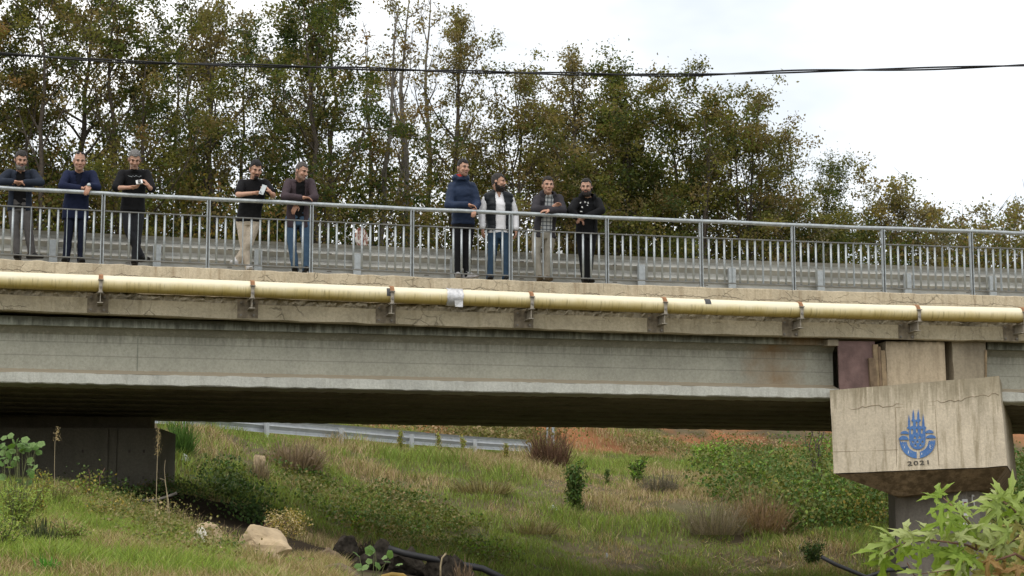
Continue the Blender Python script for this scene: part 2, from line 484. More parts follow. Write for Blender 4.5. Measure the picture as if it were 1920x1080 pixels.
_ctl += [np.array(p, float) for p in [
    (-14, 50, 4.9), (-6, 55, 5.2), (0, 60, 5.4), (6, 65, 6.0), (12, 67, 6.3), (20, 68, 6.4), (28, 70, 6.4),
    (-18, 55, 6.2), (-10, 58, 6.5), (0, 64, 6.7), (8, 69, 7.0), (20, 74, 7.0), (32, 78, 7.0), (0, 72, 8), (-20, 70, 8), (20, 90, 8),
    (-60, 60, 6), (-40, 120, 9), (0, 120, 9), (40, 120, 8), (80, 90, 6), (0, 0, 0), (-3, 6, .3), (3, 8, .1), (5, 14, .3), (-8, 8, 1.2), (8, 20, .5),
    (0, 19, .7), (14, 22, .8), (20, 30, 1.5), (0, 30, .9), (4, 30, .8), (9, 31, .8), (2, 34.5, 1.0), (8, 36.5, 1.05), (13, 36, 1.0), (40, 30, 4), (60, 40, 5), (-30, 20, 3), (-30, 33, 5.2), (-13, 20, 2.4), (-14, 28, 3.0), (-20, 40, 5.2), (-60, 20, 5), (30, 0, 1), (-30, 0, 2), (0, -30, 0),
    (-18, 33.5, 3.2), (0, 250, 12), (250, 100, 8), (-250, 100, 8), (0, -250, 2), (1500, 1500, 12), (-1500, 1500, 12), (1500, -1500, 5), (-1500, -1500, 5), (0, 2500, 14)]]
_ctl = np.array(_ctl)
_A = np.sqrt(((_ctl[:, None, :2] - _ctl[None, :, :2]) ** 2).sum(-1) + 0.6)
_A[np.diag_indices(len(_ctl))] -= 0.12
_zm = _ctl[:, 2].mean()
_w = np.linalg.solve(_A, _ctl[:, 2] - _zm)

def ground(x, y):
    x = np.atleast_1d(np.asarray(x, float)); y = np.atleast_1d(np.asarray(y, float))
    out = np.empty(len(x))
    for i in range(0, len(x), 20000):
        d = np.sqrt((x[i:i + 20000, None] - _ctl[None, :, 0]) ** 2 + (y[i:i + 20000, None] - _ctl[None, :, 1]) ** 2 + 0.6)
        out[i:i + 20000] = d @ _w
    P = np.c_[x, y]
    out += _zm + ((fbm(P, .8, 3) - .5) * .30 + (vnoise(P, 2.7, 8) - .5) * .10) * np.clip((y - 14) / 22, .25, 1)
    return out

def hit(px, py, y0=11.0, y1=95.0):                   # where the line of sight of a pixel meets the ground
    d = ray(px, py)
    for step in (.5, .04):
        Y = np.arange(y0, y1, step)
        X = EYE[0] + d[0] / d[1] * Y
        Z = EYE[2] + d[2] / d[1] * Y
        below = np.nonzero(ground(X, Y) > Z)[0]
        k = below[0] if len(below) else len(Y) - 1
        y0, y1 = Y[max(k - 1, 0)], Y[k] + .1
    return np.array([X[k], Y[k], ground(X[k:k + 1], Y[k:k + 1])[0]])

def gz(x, y): return float(ground([x], [y])[0])

def axis(a, b, fine, far):
    mid = np.arange(a, b + 1e-6, fine)
    ext, s = [], fine
    p = b
    while p < far:
        s *= 1.25; p += s; ext.append(p)
    ext = np.array(ext)
    lo, s, p = [], fine, a
    while p > -far:
        s *= 1.25; p -= s; lo.append(p)
    return np.concatenate([np.array(lo)[::-1], mid, ext])

def red_mask(P):                                     # bare red earth of the cutting behind the lower road
    ref = np.array([[-30, 48], [-12, 53], [-6, 57], [0, 61], [6, 64], [12, 66.5], [20, 68.5], [40, 70]])
    yr = np.interp(P[:, 0], ref[:, 0], ref[:, 1])
    d = P[:, 1] - yr + (fbm(P, .5, 21) - .5) * 6
    return np.clip(1 - np.abs(d) / 4.0, 0, 1) ** .5 * np.clip((fbm(P, .8, 30) - .36) * 6, 0, 1)

def mud_mask(P):                                     # dark wet soil along the stream bed
    ref = np.array([a[:2] for a in (at(300, 940, 31), at(360, 955, 30), at(450, 985, 28), at(600, 1040, 27), at(740, 1060, 26.6), at(900, 1078, 26.4))])
    best = np.full(len(P), 9e9)
    for a, b in zip(ref[:-1], ref[1:]):
        t = np.clip(((P - a) @ (b - a)) / ((b - a) @ (b - a)), 0, 1)
        best = np.minimum(best, np.linalg.norm(P - (a + t[:, None] * (b - a)), axis=1))
    return np.clip(1.9 - best * .8 + (fbm(P, 1.1, 44) - .5) * 1.4, 0, 1)

gx, gy = axis(-16, 22, .22, 2600), axis(9, 72, .22, 2600)
GX, GY = np.meshgrid(gx, gy)
P2 = np.c_[GX.ravel(), GY.ravel()]
GZ = ground(P2[:, 0], P2[:, 1])
n = fbm(P2, .7, 60, 4)[:, None]; n2 = vnoise(P2, 5.0, 61)[:, None]
soil = np.array([.115, .092, .055]) * (.55 + .9 * n) * (.75 + .5 * n2)
grn = np.array([.085, .095, .032])
g = np.clip((fbm(P2, .35, 70) - .38) * 4, 0, 1)[:, None]
soil = soil * (1 - .6 * g) + grn * .6 * g
rm = red_mask(P2)[:, None]
soil = soil * (1 - rm) + np.array([.33, .14, .065]) * (.35 + 1.2 * n) * rm
mm = mud_mask(P2)[:, None]
soil = soil * (1 - mm) + np.array([.045, .034, .022]) * (.5 + 1.0 * n) * mm
ny, nx = GX.shape
idx = np.arange(nx * ny).reshape(ny, nx)
F = np.stack([idx[:-1, :-1], idx[:-1, 1:], idx[1:, 1:], idx[1:, :-1]], -1).reshape(-1, 4)
gme = np_mesh('ground', np.c_[P2, GZ], F, soil, True)
tag(obj('ground', gme, M['soil']), 'uneven grassy and muddy ground rising from stream to tree line', kind='structure')

# ------------------------------------------------------------------ bridge
U0, U1 = -22.0, 24.0
bridge = empty('road_bridge', (*BO[:2], 0), PSI, 'grey and beige concrete girder bridge crossing the gully', 'bridge')

def along(a, b, step): return np.linspace(a, b, max(2, int(round((b - a) / step)) + 1))

def strip(name, prof, mat, u0=U0, u1=U1, step=.25, follow=True, amp=.004, seed=0, parent=bridge, sc=7.0, smooth=False):
    """sweep a (back, z) profile along the bridge; z is relative to the kerb top when follow is set"""
    st = []
    for u in along(u0, u1, step):
        dz = (kerb_z(u)) if follow else 0.0
        st.append(lambda a, b, u=u, dz=dz: (u, a, b + dz))
    mb = MB().sweep(prof, st)
    o = mb.build(name, mat, parent, smooth)
    if amp: jitter(o.data, amp, sc, seed)
    return o

# kerb upstand, broken strip behind the pipe, slab edge below it, deck, road
strip('kerb_beam', [(0, 0), (.012, .012), (.20, .02), (1.25, .03), (1.25, -.40), (.012, -.40), (.012, -.30), (0, -.285), (0, -.15)], M['kerb'], step=.08, amp=.011, seed=2, sc=6)
strip('broken_strip', [(.035, -.395), (.30, -.395), (.30, -.52), (.035, -.52), (.03, -.46)], M['rubble'], step=.035, amp=.03, seed=5, sc=22)
strip('deck_slab', [(-.015, -.50), (8.0, -.50), (8.0, -.72), (.25, -.715), (.02, -.735), (-.015, -.72)], M['slab'], step=.10, amp=.010, seed=7, sc=5)
strip('road_surface', [(1.25, -.10), (7.9, -.06), (7.9, -.49), (1.25, -.49)], M['asphalt'], step=1.0, amp=0)

def girder(y0, ends, mats, half=.40):
    """one precast I-girder: top flange, web with haunches, bottom flange, front face at y0"""
    for a, b in ends:
        g = strip('girder', [(y0 + .10, 4.93), (y0 + .22, 4.83), (y0 + .22, 4.31), (y0 + .02, 4.245), (y0 + .62, 4.245), (y0 + .42, 4.31), (y0 + .42, 4.83), (y0 + .54, 4.93)],
                  mats[0], a, b, .5, False, .003, 11)
        fl = strip('top_flange', [(y0, 5.06), (y0, 4.93), (y0 + .64, 4.93), (y0 + .64, 5.06)], mats[1], a, b, .2, False, .005, 12, parent=g)
        ft = strip('bottom_flange', [(y0 - .01, 4.243), (y0 - .01, 4.10), (y0 + .01, 4.085), (y0 + .63, 4.085), (y0 + .65, 4.10), (y0 + .65, 4.243)], mats[2], a, b, .07, False, .010, 13, parent=g, sc=9)
uL = float(onb(1570, 700, .3)[0]); uR = float(onb(1851, 690, .3)[0])
girder(.26, [(U0, uL), (uR, U1)], (M['girder'], M['flange'], M['foot']))
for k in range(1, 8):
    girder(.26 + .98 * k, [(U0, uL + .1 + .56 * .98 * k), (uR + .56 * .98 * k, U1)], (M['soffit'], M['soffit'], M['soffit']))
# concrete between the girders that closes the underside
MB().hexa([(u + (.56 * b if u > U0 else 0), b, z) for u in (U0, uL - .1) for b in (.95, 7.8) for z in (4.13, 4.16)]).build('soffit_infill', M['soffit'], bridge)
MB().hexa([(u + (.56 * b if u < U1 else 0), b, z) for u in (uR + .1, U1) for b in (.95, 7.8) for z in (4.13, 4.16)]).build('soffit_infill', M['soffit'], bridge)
# fine vertical joint marks on the girder face are grooves between casting segments
for px in (258,):
    u = float(onb(px, 660, .48)[0])
    MB().box((u, .478, 4.57), (.012, .012, .5)).build('casting_seam', M['flange'], bridge)

# ---- pier cap: end face with the emblem, sides running back along the skew
TH_F = RAD(4.0)                                       # end face direction
TH_S = RAD(15.9)                                      # axis of the cap going back
cap_n = np.array([-math.sin(TH_F), -math.cos(TH_F), 0])
cap_o = b2w(*(onb(1715, 790, -.30)[[0, 1]]), 0)

def on_cap(px, py, proud=0.0):
    d = ray(px, py)
    o = cap_o + cap_n * proud - EYE
    k = (o @ cap_n) / (d @ cap_n)
    return EYE + d * k

def capw(p, back):                                    # push a world point back along the cap axis
    return np.asarray(p) + np.array([math.sin(TH_S), math.cos(TH_S), 0]) * back

def wl_b(p):                                          # world -> bridge local
    q = np.asarray(p, float) - BO
    return np.array([q @ EU, q @ EB, p[2]])

NTX, NTZ = 26, 16
tl, tr, br, bl = on_cap(1556, 732), on_cap(1873, 705), on_cap(1889, 874), on_cap(1563, 888)
def cap_pt(s, t): return (tl * (1 - s) + tr * s) * (1 - t) + (bl * (1 - s) + br * s) * t
V, F = [], []
mbc = MB()
grid = [[cap_pt(i / NTX, j / NTZ) for i in range(NTX + 1)] for j in range(NTZ + 1)]
front = [wl_b(p) for r in grid for p in r]
mbc.add(front, [(j * (NTX + 1) + i, j * (NTX + 1) + i + 1, (j + 1) * (NTX + 1) + i + 1, (j + 1) * (NTX + 1) + i) for j in range(NTZ) for i in range(NTX)])
LB = 6.6
def quadstrip(a, b, n, depth):                        # a side or top face running back
    for k in range(n):
        p, q = a * (1 - k / n) + b * (k / n), a * (1 - (k + 1) / n) + b * ((k + 1) / n)
        for m in range(8):
            d0, d1 = depth * m / 8, depth * (m + 1) / 8
            mbc.add([wl_b(capw(p, d0)), wl_b(capw(q, d0)), wl_b(capw(q, d1)), wl_b(capw(p, d1))], [(0, 1, 2, 3)])
quadstrip(tl, tr, 10, LB); quadstrip(tr, br, 6, LB); quadstrip(bl, tl, 6, LB)
mbc.add([wl_b(capw(p, LB)) for p in (tl, tr, br, bl)], [(3, 2, 1, 0)])
def weld(me, dist=.001):
    bm = bmesh.new(); bm.from_mesh(me)
    bmesh.ops.remove_doubles(bm, verts=bm.verts, dist=dist)
    bmesh.ops.recalc_face_normals(bm, faces=bm.faces)
    bm.to_mesh(me); bm.free()
cap = mbc.build('pier_cap', M['cap'], bridge)
weld(cap.data); jitter(cap.data, .008, 3.0, 31)
tag(cap, 'beige pier cap carrying a blue emblem')
# sloping underside of the cap
lowz = 2.56
fl_, fr_ = on_cap(1566, 889.5), on_cap(1888, 875.5)
lo = [on_cap(1678, 934), on_cap(1856, 917)]
lo = [capw(np.array([p[0], p[1], p[2]]), .55) for p in lo]
lo[0] = at(1680, 931, lo[0][1]); lo[1] = at(1858, 917, lo[1][1])
mbl = MB()
A0, A1 = fl_, fr_
B0, B1 = lo
ns = 10
for k in range(ns):
    f0, f1 = k / ns, (k + 1) / ns
    a, b_, c, d = A0 * (1 - f0) + A1 * f0, A0 * (1 - f1) + A1 * f1, B0 * (1 - f1) + B1 * f1, B0 * (1 - f0) + B1 * f0
    for j in range(4):
        t0, t1 = j / 4, (j + 1) / 4
        mbl.add([wl_b(a * (1 - t0) + d * t0), wl_b(b_ * (1 - t0) + c * t0), wl_b(b_ * (1 - t1) + c * t1), wl_b(a * (1 - t1) + d * t1)], [(0, 1, 2, 3)])
bk = LB - .02
for P, Q in ((A0, B0), (B0, B1), (B1, A1)):
    mbl.add([wl_b(P), wl_b(Q), wl_b(capw(Q, bk - .6)), wl_b(capw(P, bk))], [(0, 1, 2, 3)])
mbl.add([wl_b(capw(A0, bk)), wl_b(capw(A1, bk)), wl_b(capw(B1, bk - .6)), wl_b(capw(B0, bk - .6))], [(0, 1, 2, 3)])
mbl.add([wl_b(A0), wl_b(A1), wl_b(capw(A1, bk)), wl_b(capw(A0, bk))], [(0, 1, 2, 3)])
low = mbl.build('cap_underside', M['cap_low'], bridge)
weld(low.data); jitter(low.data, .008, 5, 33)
# horizontal construction seam and panel recess (raised frame lines) on the end face
def cap_bar(pts, w, name, mat, proud=.004):
    mb = MB()
    for (x0, y0), (x1, y1) in zip(pts[:-1], pts[1:]):
        a, b_ = on_cap(x0, y0, proud), on_cap(x1, y1, proud)
        mb.tube([wl_b(a), wl_b(b_)], w, 5)
    o = mb.build(name, mat, cap)
    return o
M['seam'] = simple('dark_seam', (.26, .21, .14), .95, var=.4, scale=20)
rng = random.Random(4)
cap_bar([(1559 + i * 6.4, 768.5 - i * .5 + rng.uniform(-3.2, 3.2) - (4 if i > 38 else 0)) for i in range(50)], .0055, 'casting_seam', M['seam'], -.001)
cap_bar([(1681, 908 - 32), (1679.5, 764), (1753, 759.5), (1760.5, 873)], .005, 'panel_edge', M['seam'], -.001)
cap_bar([(1563, 847), (1620, 846), (1683, 843)], .004, 'casting_seam', M['seam'], -.001)

# ---- emblem, raised and painted blue, and the year below it
def zz(x, y): return (1640 + x / 6.75, 740 + y / 6.75)   # coordinates measured on a 6.75x enlargement
def arc(cx, cy, rx, ry, a0, a1, n=14):
    return [(cx + rx * math.cos(RAD(a0 + (a1 - a0) * k / n)), cy - ry * math.sin(RAD(a0 + (a1 - a0) * k / n))) for k in range(n + 1)]
ecx = wl_b(on_cap(*zz(540, 540)))
def ering(pts):
    ux = on_cap(*zz(640, 533)) - on_cap(*zz(440, 547)); ux /= np.linalg.norm(ux)
    uz = np.cross(ux, cap_n); uz = uz if uz[2] > 0 else -uz
    c = on_cap(*zz(540, 540))
    out = []
    for x, y in pts:
        d = on_cap(*zz(x, y)) - c
        out.append((d @ ux, d @ uz))
    return out, ux, uz, c
def plate(name, loops, mat, thick=.012, proud=.006):
    cu = bpy.data.curves.new(name, 'CURVE')
    cu.dimensions = '2D'; cu.fill_mode = 'BOTH'; cu.extrude = thick / 2
    for L in loops:
        pts, ux, uz, c = ering(L)
        sp = cu.splines.new('POLY'); sp.points.add(len(pts) - 1)
        for p, (x, y) in zip(sp.points, pts): p.co = (x, y, 0, 1)
        sp.use_cyclic_u = True
    tmp = bpy.data.objects.new('tmp', cu); COL.objects.link(tmp)
    dg = bpy.context.evaluated_depsgraph_get()
    me = bpy.data.meshes.new_from_object(tmp.evaluated_get(dg))
    bpy.data.objects.remove(tmp); bpy.data.curves.remove(cu)
    co = np.empty(len(me.vertices) * 3, np.float32); me.vertices.foreach_get('co', co); co = co.reshape(-1, 3)
    W = c + co[:, :1] * ux + co[:, 1:2] * uz + (co[:, 2:3] + proud) * cap_n
    L_ = np.array([wl_b(p) for p in W], np.float32)
    me.vertices.foreach_set('co', L_.ravel()); me.update(); me.materials.clear()
    return obj(name, me, mat, cap)
def rect(x0, y0, x1, y1): return [(x0, y0), (x1, y0), (x1, y1), (x0, y1)]
def arch(x0, y0, x1, y1): return [(x0, y1), (x0, y0 + 8)] + arc((x0 + x1) / 2, y0 + 8, (x1 - x0) / 2, 10, 180, 0, 6)[1:-1] + [(x1, y0 + 8), (x1, y1)]
def tri(x, y, s, up=True): return [(x - s, y + (s * .8 if up else -s * .8)), (x + s, y + (s * .8 if up else -s * .8)), (x, y - (s if up else -s))]
body = [(410, 412), (421, 408), (422, 340), (432, 255), (447, 340), (450, 404), (462, 404), (468, 396), (484, 396), (484, 342), (466, 334), (466, 316), (474, 312), (478, 240), (488, 186), (498, 240), (504, 312),
        (512, 318), (536, 318), (540, 240), (550, 186), (561, 240), (568, 310), (580, 316), (580, 334), (565, 342), (565, 396), (582, 396), (588, 404), (600, 402), (602, 340), (612, 246), (626, 340), (632, 400), (650, 408), (650, 426), (640, 434), (642, 590)] \
    + arc(541, 592, 101, 102, 0, -180, 22) + [(438, 590), (432, 434), (410, 428)]
holes = [arch(519, 345, 540, 402), arch(459, 438, 483, 500), arch(521, 432, 544, 480), arch(584, 434, 607, 494), tri(508, 545, 22), tri(570, 540, 22), tri(480, 602, 17, False), tri(541, 594, 20), tri(606, 594, 18), tri(515, 640, 20), tri(577, 636, 20)]
emb = plate('emblem', [body] + holes, M['blue'])
plate('emblem_dome', [arc(378, 497, 52, 38, 0, 180)], M['blue'])
plate('emblem_dome', [arc(366, 572, 62, 52, 0, 180)], M['blue'])
plate('emblem_dome', [arc(692, 487, 52, 40, 0, 180)], M['blue'])
plate('emblem_dome', [arc(711, 551, 64, 42, 0, 180)], M['blue'])
la = arc(541, 588, 224, 218, 176, 269, 16) + [(532, 806), (530, 727)] + arc(541, 588, 136, 138, 266, 183, 14) + [(400, 596), (400, 604), (388, 604), (388, 594), (372, 596), (372, 606), (360, 606), (360, 594), (345, 596), (345, 604), (332, 604), (330, 594)]
plate('emblem_arc', [la], M['blue'])
ra = arc(541, 588, 226, 216, 271, 363, 16) + [(755, 578), (742, 578), (742, 588), (730, 588), (730, 580), (714, 580), (714, 590), (702, 590), (702, 582), (688, 582)] + arc(541, 588, 140, 138, 357, 281, 14) + [(572, 724), (574, 804)]
plate('emblem_arc', [ra], M['blue'])
fc = bpy.data.curves.new('year', 'FONT')
fc.body = '2021'; fc.size = .15; fc.extrude = .004; fc.align_x = 'CENTER'; fc.space_character = 1.25; fc.offset = .003
t_ = bpy.data.objects.new('tmp', fc); COL.objects.link(t_)
me = bpy.data.meshes.new_from_object(t_.evaluated_get(bpy.context.evaluated_depsgraph_get()))
bpy.data.objects.remove(t_)
_, ux, uz, c0 = ering([(0, 0)])
co = np.empty(len(me.vertices) * 3, np.float32); me.vertices.foreach_get('co', co); co = co.reshape(-1, 3)
c0 = on_cap(*zz(562, 888))
W = c0 + co[:, :1] * ux + co[:, 1:2] * .62 * uz + (co[:, 2:3] + .006) * cap_n
me.vertices.foreach_set('co', np.array([wl_b(p) for p in W], np.float32).ravel()); me.update()
obj('year_lettering', me, M['grey_mark'], cap)
# small worn letters in the arcs are pale scratches
mb = MB()
for x, y, w, h in ((378, 665, 9, 24), (428, 738, 20, 9), (428, 722, 9, 22), (596, 748, 10, 24), (700, 655, 8, 42), (712, 680, 16, 7), (712, 655, 12, 6)):
    p = wl_b(on_cap(*zz(x, y), .0125))
    mb.box(p, (w / 800, .002, h / 800))
tag(mb.build('worn_letters', M['white'], cap), kind='stuff')

# ---- column with painted figure and gauge board
colc = capw(at(1763, 960, lo[0][1]), 1.6)
zb = gz(colc[0], colc[1]) - .6
mb = MB()
wl2 = [at(1679, 960, 31.2), at(1812, 960, 30.6), at(1837, 960, 30.9), at(1848, 960, 32.2)]
ring = [(p[0], p[1]) for p in wl2] + [(wl2[3][0] - .3, wl2[3][1] + .9), (wl2[0][0] + .2, wl2[0][1] + 1.6)]
Vb = [wl_b((x, y, zb)) for x, y in ring] + [wl_b((x, y, 2.9)) for x, y in ring]
k6 = len(ring)
mb.add(Vb, [(i, (i + 1) % k6, k6 + (i + 1) % k6, k6 + i) for i in range(k6)] + [tuple(range(k6 - 1, -1, -1)), tuple(range(k6, 2 * k6))])
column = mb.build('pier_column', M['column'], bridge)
mg = MB(); mr = MB()
g0, g1 = at(1803, 936, 30.60), at(1806, 1010, 30.60)
gd = g1 - g0
mg.hexa([wl_b(g0 + np.array([dx, dy, 0]) + gd * t) for dx in (0, .085) for dy in (-.04, 0) for t in (1, 0)])
gauge = mg.build('gauge_board', M['white'], column)
for k in range(8):
    p = g0 + gd * (.10 + k * .115)
    mr.box(wl_b(p + np.array([.03 if k % 2 else .045, -.043, 0])), (.045, .004, .03))
tag(mr.build('gauge_marks', M['red'], gauge), kind='stuff')
fc = bpy.data.curves.new('figure', 'FONT'); fc.body = '5'; fc.size = .34; fc.extrude = .002
t_ = bpy.data.objects.new('tmp', fc); COL.objects.link(t_)
me = bpy.data.meshes.new_from_object(t_.evaluated_get(bpy.context.evaluated_depsgraph_get())); bpy.data.objects.remove(t_)
ex = (wl2[2] - wl2[1]); ex[2] = 0; ex /= np.linalg.norm(ex); en = np.cross(ex, [0, 0, 1.])
if en[1] > 0: en = -en
co = np.empty(len(me.vertices) * 3, np.float32); me.vertices.foreach_get('co', co); co = co.reshape(-1, 3)
p0 = at(1816, 955, 30.64)
W = p0 + co[:, :1] * ex * .75 + co[:, 1:2] * np.array([0, 0, 1.]) + (co[:, 2:3] + .05) * en
me.vertices.foreach_set('co', np.array([wl_b(p) for p in W], np.float32).ravel()); me.update()
obj('painted_figure', me, M['white'], column)

# ---- blocks, board and planks standing on the cap between the two spans
def slab_px(name, x0, x1, y0, y1, back, thick, mat, x2=None, x3=None, parent=bridge, amp=.004):
    """upright block whose front face spans the given pixels at a depth behind the kerb face"""
    x2 = x0 if x2 is None else x2; x3 = x1 if x3 is None else x3
    P = []
    for xt, xb in ((x0, x2), (x1, x3)):
        for dy in (0, thick):
            for y, x in ((y1, xb), (y0, xt)):
                q = onb(x, y, back); P.append((q[0], back + dy, q[2]))
    mb = MB(); mb.hexa(P)
    o = mb.build(name, mat, parent)
    bm = bmesh.new(); bm.from_mesh(o.data)
    bmesh.ops.subdivide_edges(bm, edges=bm.edges, cuts=4, use_grid_fill=True)
    bm.to_mesh(o.data); bm.free()
    jitter(o.data, amp, 7, int(x0))
    return o
slab_px('end_block', 1660, 1770, 640, 730, .12, .9, M['block'], 1665, 1776, amp=.007)
slab_px('end_block', 1785, 1848, 640, 728, .16, .9, M['block_grey'], 1789, 1848, amp=.007)
slab_px('shutter_board', 1571, 1640, 640, 735, .10, .04, M['plate_red'], 1575, 1636, amp=.003)
slab_px('plank', 1629, 1641, 671, 730, .03, .05, M['wood_dark'], 1633, 1646)
slab_px('plank', 1637, 1646, 646, 726, .06, .05, M['wood'], 1641, 1650, amp=.006)
slab_px('plank', 1646.5, 1651, 650, 725, .04, .05, M['wood_dark'], 1650.5, 1654)
slab_px('plank', 1652, 1660, 657, 725, .05, .04, M['wood'], 1655, 1664)
slab_px('plank', 1847.5, 1850.5, 656, 710, .13, .05, M['wood'])
slab_px('bearing_block', 1552, 1572, 637, 648, .10, .3, M['block_grey'])
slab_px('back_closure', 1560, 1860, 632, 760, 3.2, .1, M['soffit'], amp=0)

# ---- abutment under the left end
aR = at(298, 850, 33.0)[0]
abut = MB()
abut.box((0, 0, 0), (1, 1, 1))
ab_top = at(300, 803, 33.0)[2]
zg = 1.0
mb = MB().add([(aR - 16, 33.0, zg), (aR, 33.0, zg), (aR, 34.6, zg), (aR - 16, 34.6, zg), (aR - 16, 33.0, ab_top + .07), (aR, 33.0, ab_top), (aR, 34.6, ab_top), (aR - 16, 34.6, ab_top + .07)],
              [(0, 1, 5, 4), (1, 2, 6, 5), (2, 3, 7, 6), (3, 0, 4, 7), (4, 5, 6, 7), (3, 2, 1, 0)])
mb.v = [tuple(wl_b(p)) for p in mb.v]
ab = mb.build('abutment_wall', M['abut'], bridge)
mb = MB().box((aR - 8.2, 34.5, 3.5), (15.6, .4, 1.3))
mb.v = [tuple(wl_b(p)) for p in mb.v]
mb.build('back_wall', M['soffit'], bridge)
# cast panels with open joints on the wall face
xs = [aR - 7.6, aR - 5.2, aR - 2.85, aR - .86, aR - .71, aR - .012]
zs = [1.05, 1.72, 2.62, ab_top - .01]
for i in range(5):
    for j in range(3):
        mb = MB().box(((xs[i] + xs[i + 1]) / 2, 32.99, (zs[j] + zs[j + 1]) / 2), (xs[i + 1] - xs[i] - .022, .05 if i != 3 else .02, zs[j + 1] - zs[j] - .02))
        mb.v = [tuple(wl_b(p)) for p in mb.v]
        mb.build('panel', M['abut'], ab)
mt = MB()
for x in (aR - .5, aR - .25, aR - 1.3, aR - 2.2, aR - 3.3, aR - 4.4):
    for z in (2.0, 2.35, 2.95, 3.4): mt.box((x, 32.963, z), (.035, .01, .05))
mt.v = [tuple(wl_b(p)) for p in mt.v]
tag(mt.build('tie_holes', M['grey_mark'], ab), kind='stuff')

# ------------------------------------------------------------------ pedestrian railing
RZ = 1.065                                            # handrail centre above kerb
rail = empty('pedestrian_railing', (*b2w(0, .10, 0)[:2], kerb_z(0)), PSI, 'galvanised steel railing with round handrail along the bridge edge', 'railing')
z00 = kerb_z(0)
def rk(u): return kerb_z(u) - z00
PU = [k * 1.527 for k in range(-9, 11)]
mb = MB(); us = along(PU[0], PU[-1], .38)
mb.tube([(u, 0, rk(u) + RZ + .006 * math.sin(u * 3.1) * math.sin(u * 1.3)) for u in us], .031, 12)
mb.build('handrail', M['galv'], rail, True)
def me1(mb, name, mat, smooth=False):
    me = mb.mesh(name, smooth); me.materials.append(mat); return me
post_me = me1(MB().box((0, .012, .53), (.028, .02, .98)), 'post', M['rail_thin'])
plate_me = me1(MB().box((0, 0, RZ / 2 - .02), (.012, .055, RZ)), 'post_plate', M['galv'])
base_me = me1(MB().box((0, 0, .006), (.13, .11, .012)), 'base_plate', M['galv'])
bolt_me = me1(MB().tube([(0, -.035, .01), (0, -.035, .035)], .011, 6), 'anchor_bolt', M['bolt'])
rb = MB(); rb.tube([(0, 0, .105), (0, 0, .80)], .0165, 9)
bar_me = rb.mesh('baluster', True); bar_me.materials.append(M['galv'])
fb = MB(); fb.box((0, 0, .4525), (.010, .05, .695))
fbar_me = fb.mesh('flat_baluster'); fbar_me.materials.append(M['galv_flat'])
for k, u in enumerate(PU):
    p = obj('post', post_me, None, rail, (u, 0, rk(u)))
    obj('base_plate', base_me, None, p)
    for x in (-.020, .020): obj('post_plate', plate_me, None, p, (x, 0, 0))
    for x in (-.05, .05): obj('anchor_bolt', bolt_me, None, p, (x, 0, 0))
for u0, u1 in zip(PU[:-1], PU[1:]):
    for nm, z, h in (('upper_rail', .805, .014), ('lower_rail', .098, .014)):
        m_ = MB(); m_.hexa([(u, y, rk(u) + z + dz) for u in (u0 + .03, u1 - .03) for y in (-.024, .024) for dz in (-h / 2, h / 2)])
        m_.build(nm, M['rail_thin'], rail)
    for j in range(1, 12):
        u = u0 + (u1 - u0) * j / 12
        obj('baluster', fbar_me if j in (4, 8) else bar_me, None, rail, (u, 0, rk(u)))

# ------------------------------------------------------------------ guardrails
WPROF = [(0, .31), (.016, .305), (.078, .262), (.084, .225), (.022, .178), (.0, .155), (.022, .132), (.084, .085), (.078, .048), (.016, .005), (0, 0)]
WB = [(a, b) for a, b in WPROF] + [(a + .006, b) for a, b in WPROF[::-1]]
guard = empty('bridge_guardrail', (*b2w(0, 1.0, 0)[:2], kerb_z(0) + .03), PSI, 'grey corrugated steel guardrail between footway and bridge road', 'guardrail')
mb = MB()
btop = .60
TP = [(0, .50), (.016, .495), (.078, .455), (.084, .42), (.022, .365), (0, .345), (.022, .325), (.084, .275), (.084, .24), (.022, .19), (0, .17), (.022, .15), (.084, .10), (.078, .045), (.016, .005), (0, 0)]
TB = TP + [(a + .006, b) for a, b in TP[::-1]]
mb.sweep(TB, [lambda a, b, u=u: (u, .07 + a, rk(u) + btop - .50 + b) for u in along(-14, 16, .5)])
bmm = mb.build('beam', M['beam'], guard)
pr = [(-.06, -.03), (.06, -.03), (.06, .03), (.04, .03), (.04, -.018), (-.04, -.018), (-.04, .03), (-.06, .03)]
gp = MB(); gp.sweep(pr, [lambda a, b, z=z: (a, b, z) for z in (-.05, .46)])
gpost_me = gp.mesh('post'); gpost_me.materials.append(M['galv'])
gb = MB().tube([(0, -.035, .42), (0, -.06, .42)], .02, 6)
for k in range(-9, 10):
    u = -2.23 + 1.527 * k
    if abs(u) < 15: obj('post', gpost_me, None, guard, (u, .03, rk(u)))
sl = MB()
for k in range(-9, 10):
    u = -2.23 + 1.527 * k + 1.1
    sl.box((u, .068, rk(u) + btop - .155), (.07, .004, .016)); sl.box((u + .0, .068, rk(u) + .17), (.07, .004, .014))
tag(sl.build('bolt_slots', M['grey_mark'], bmm), kind='stuff')
strip('footway_channel', [(1.16, .03), (1.24, .03), (1.24, .09), (1.16, .09)], M['galv'], -16, 18, 1, True, 0)

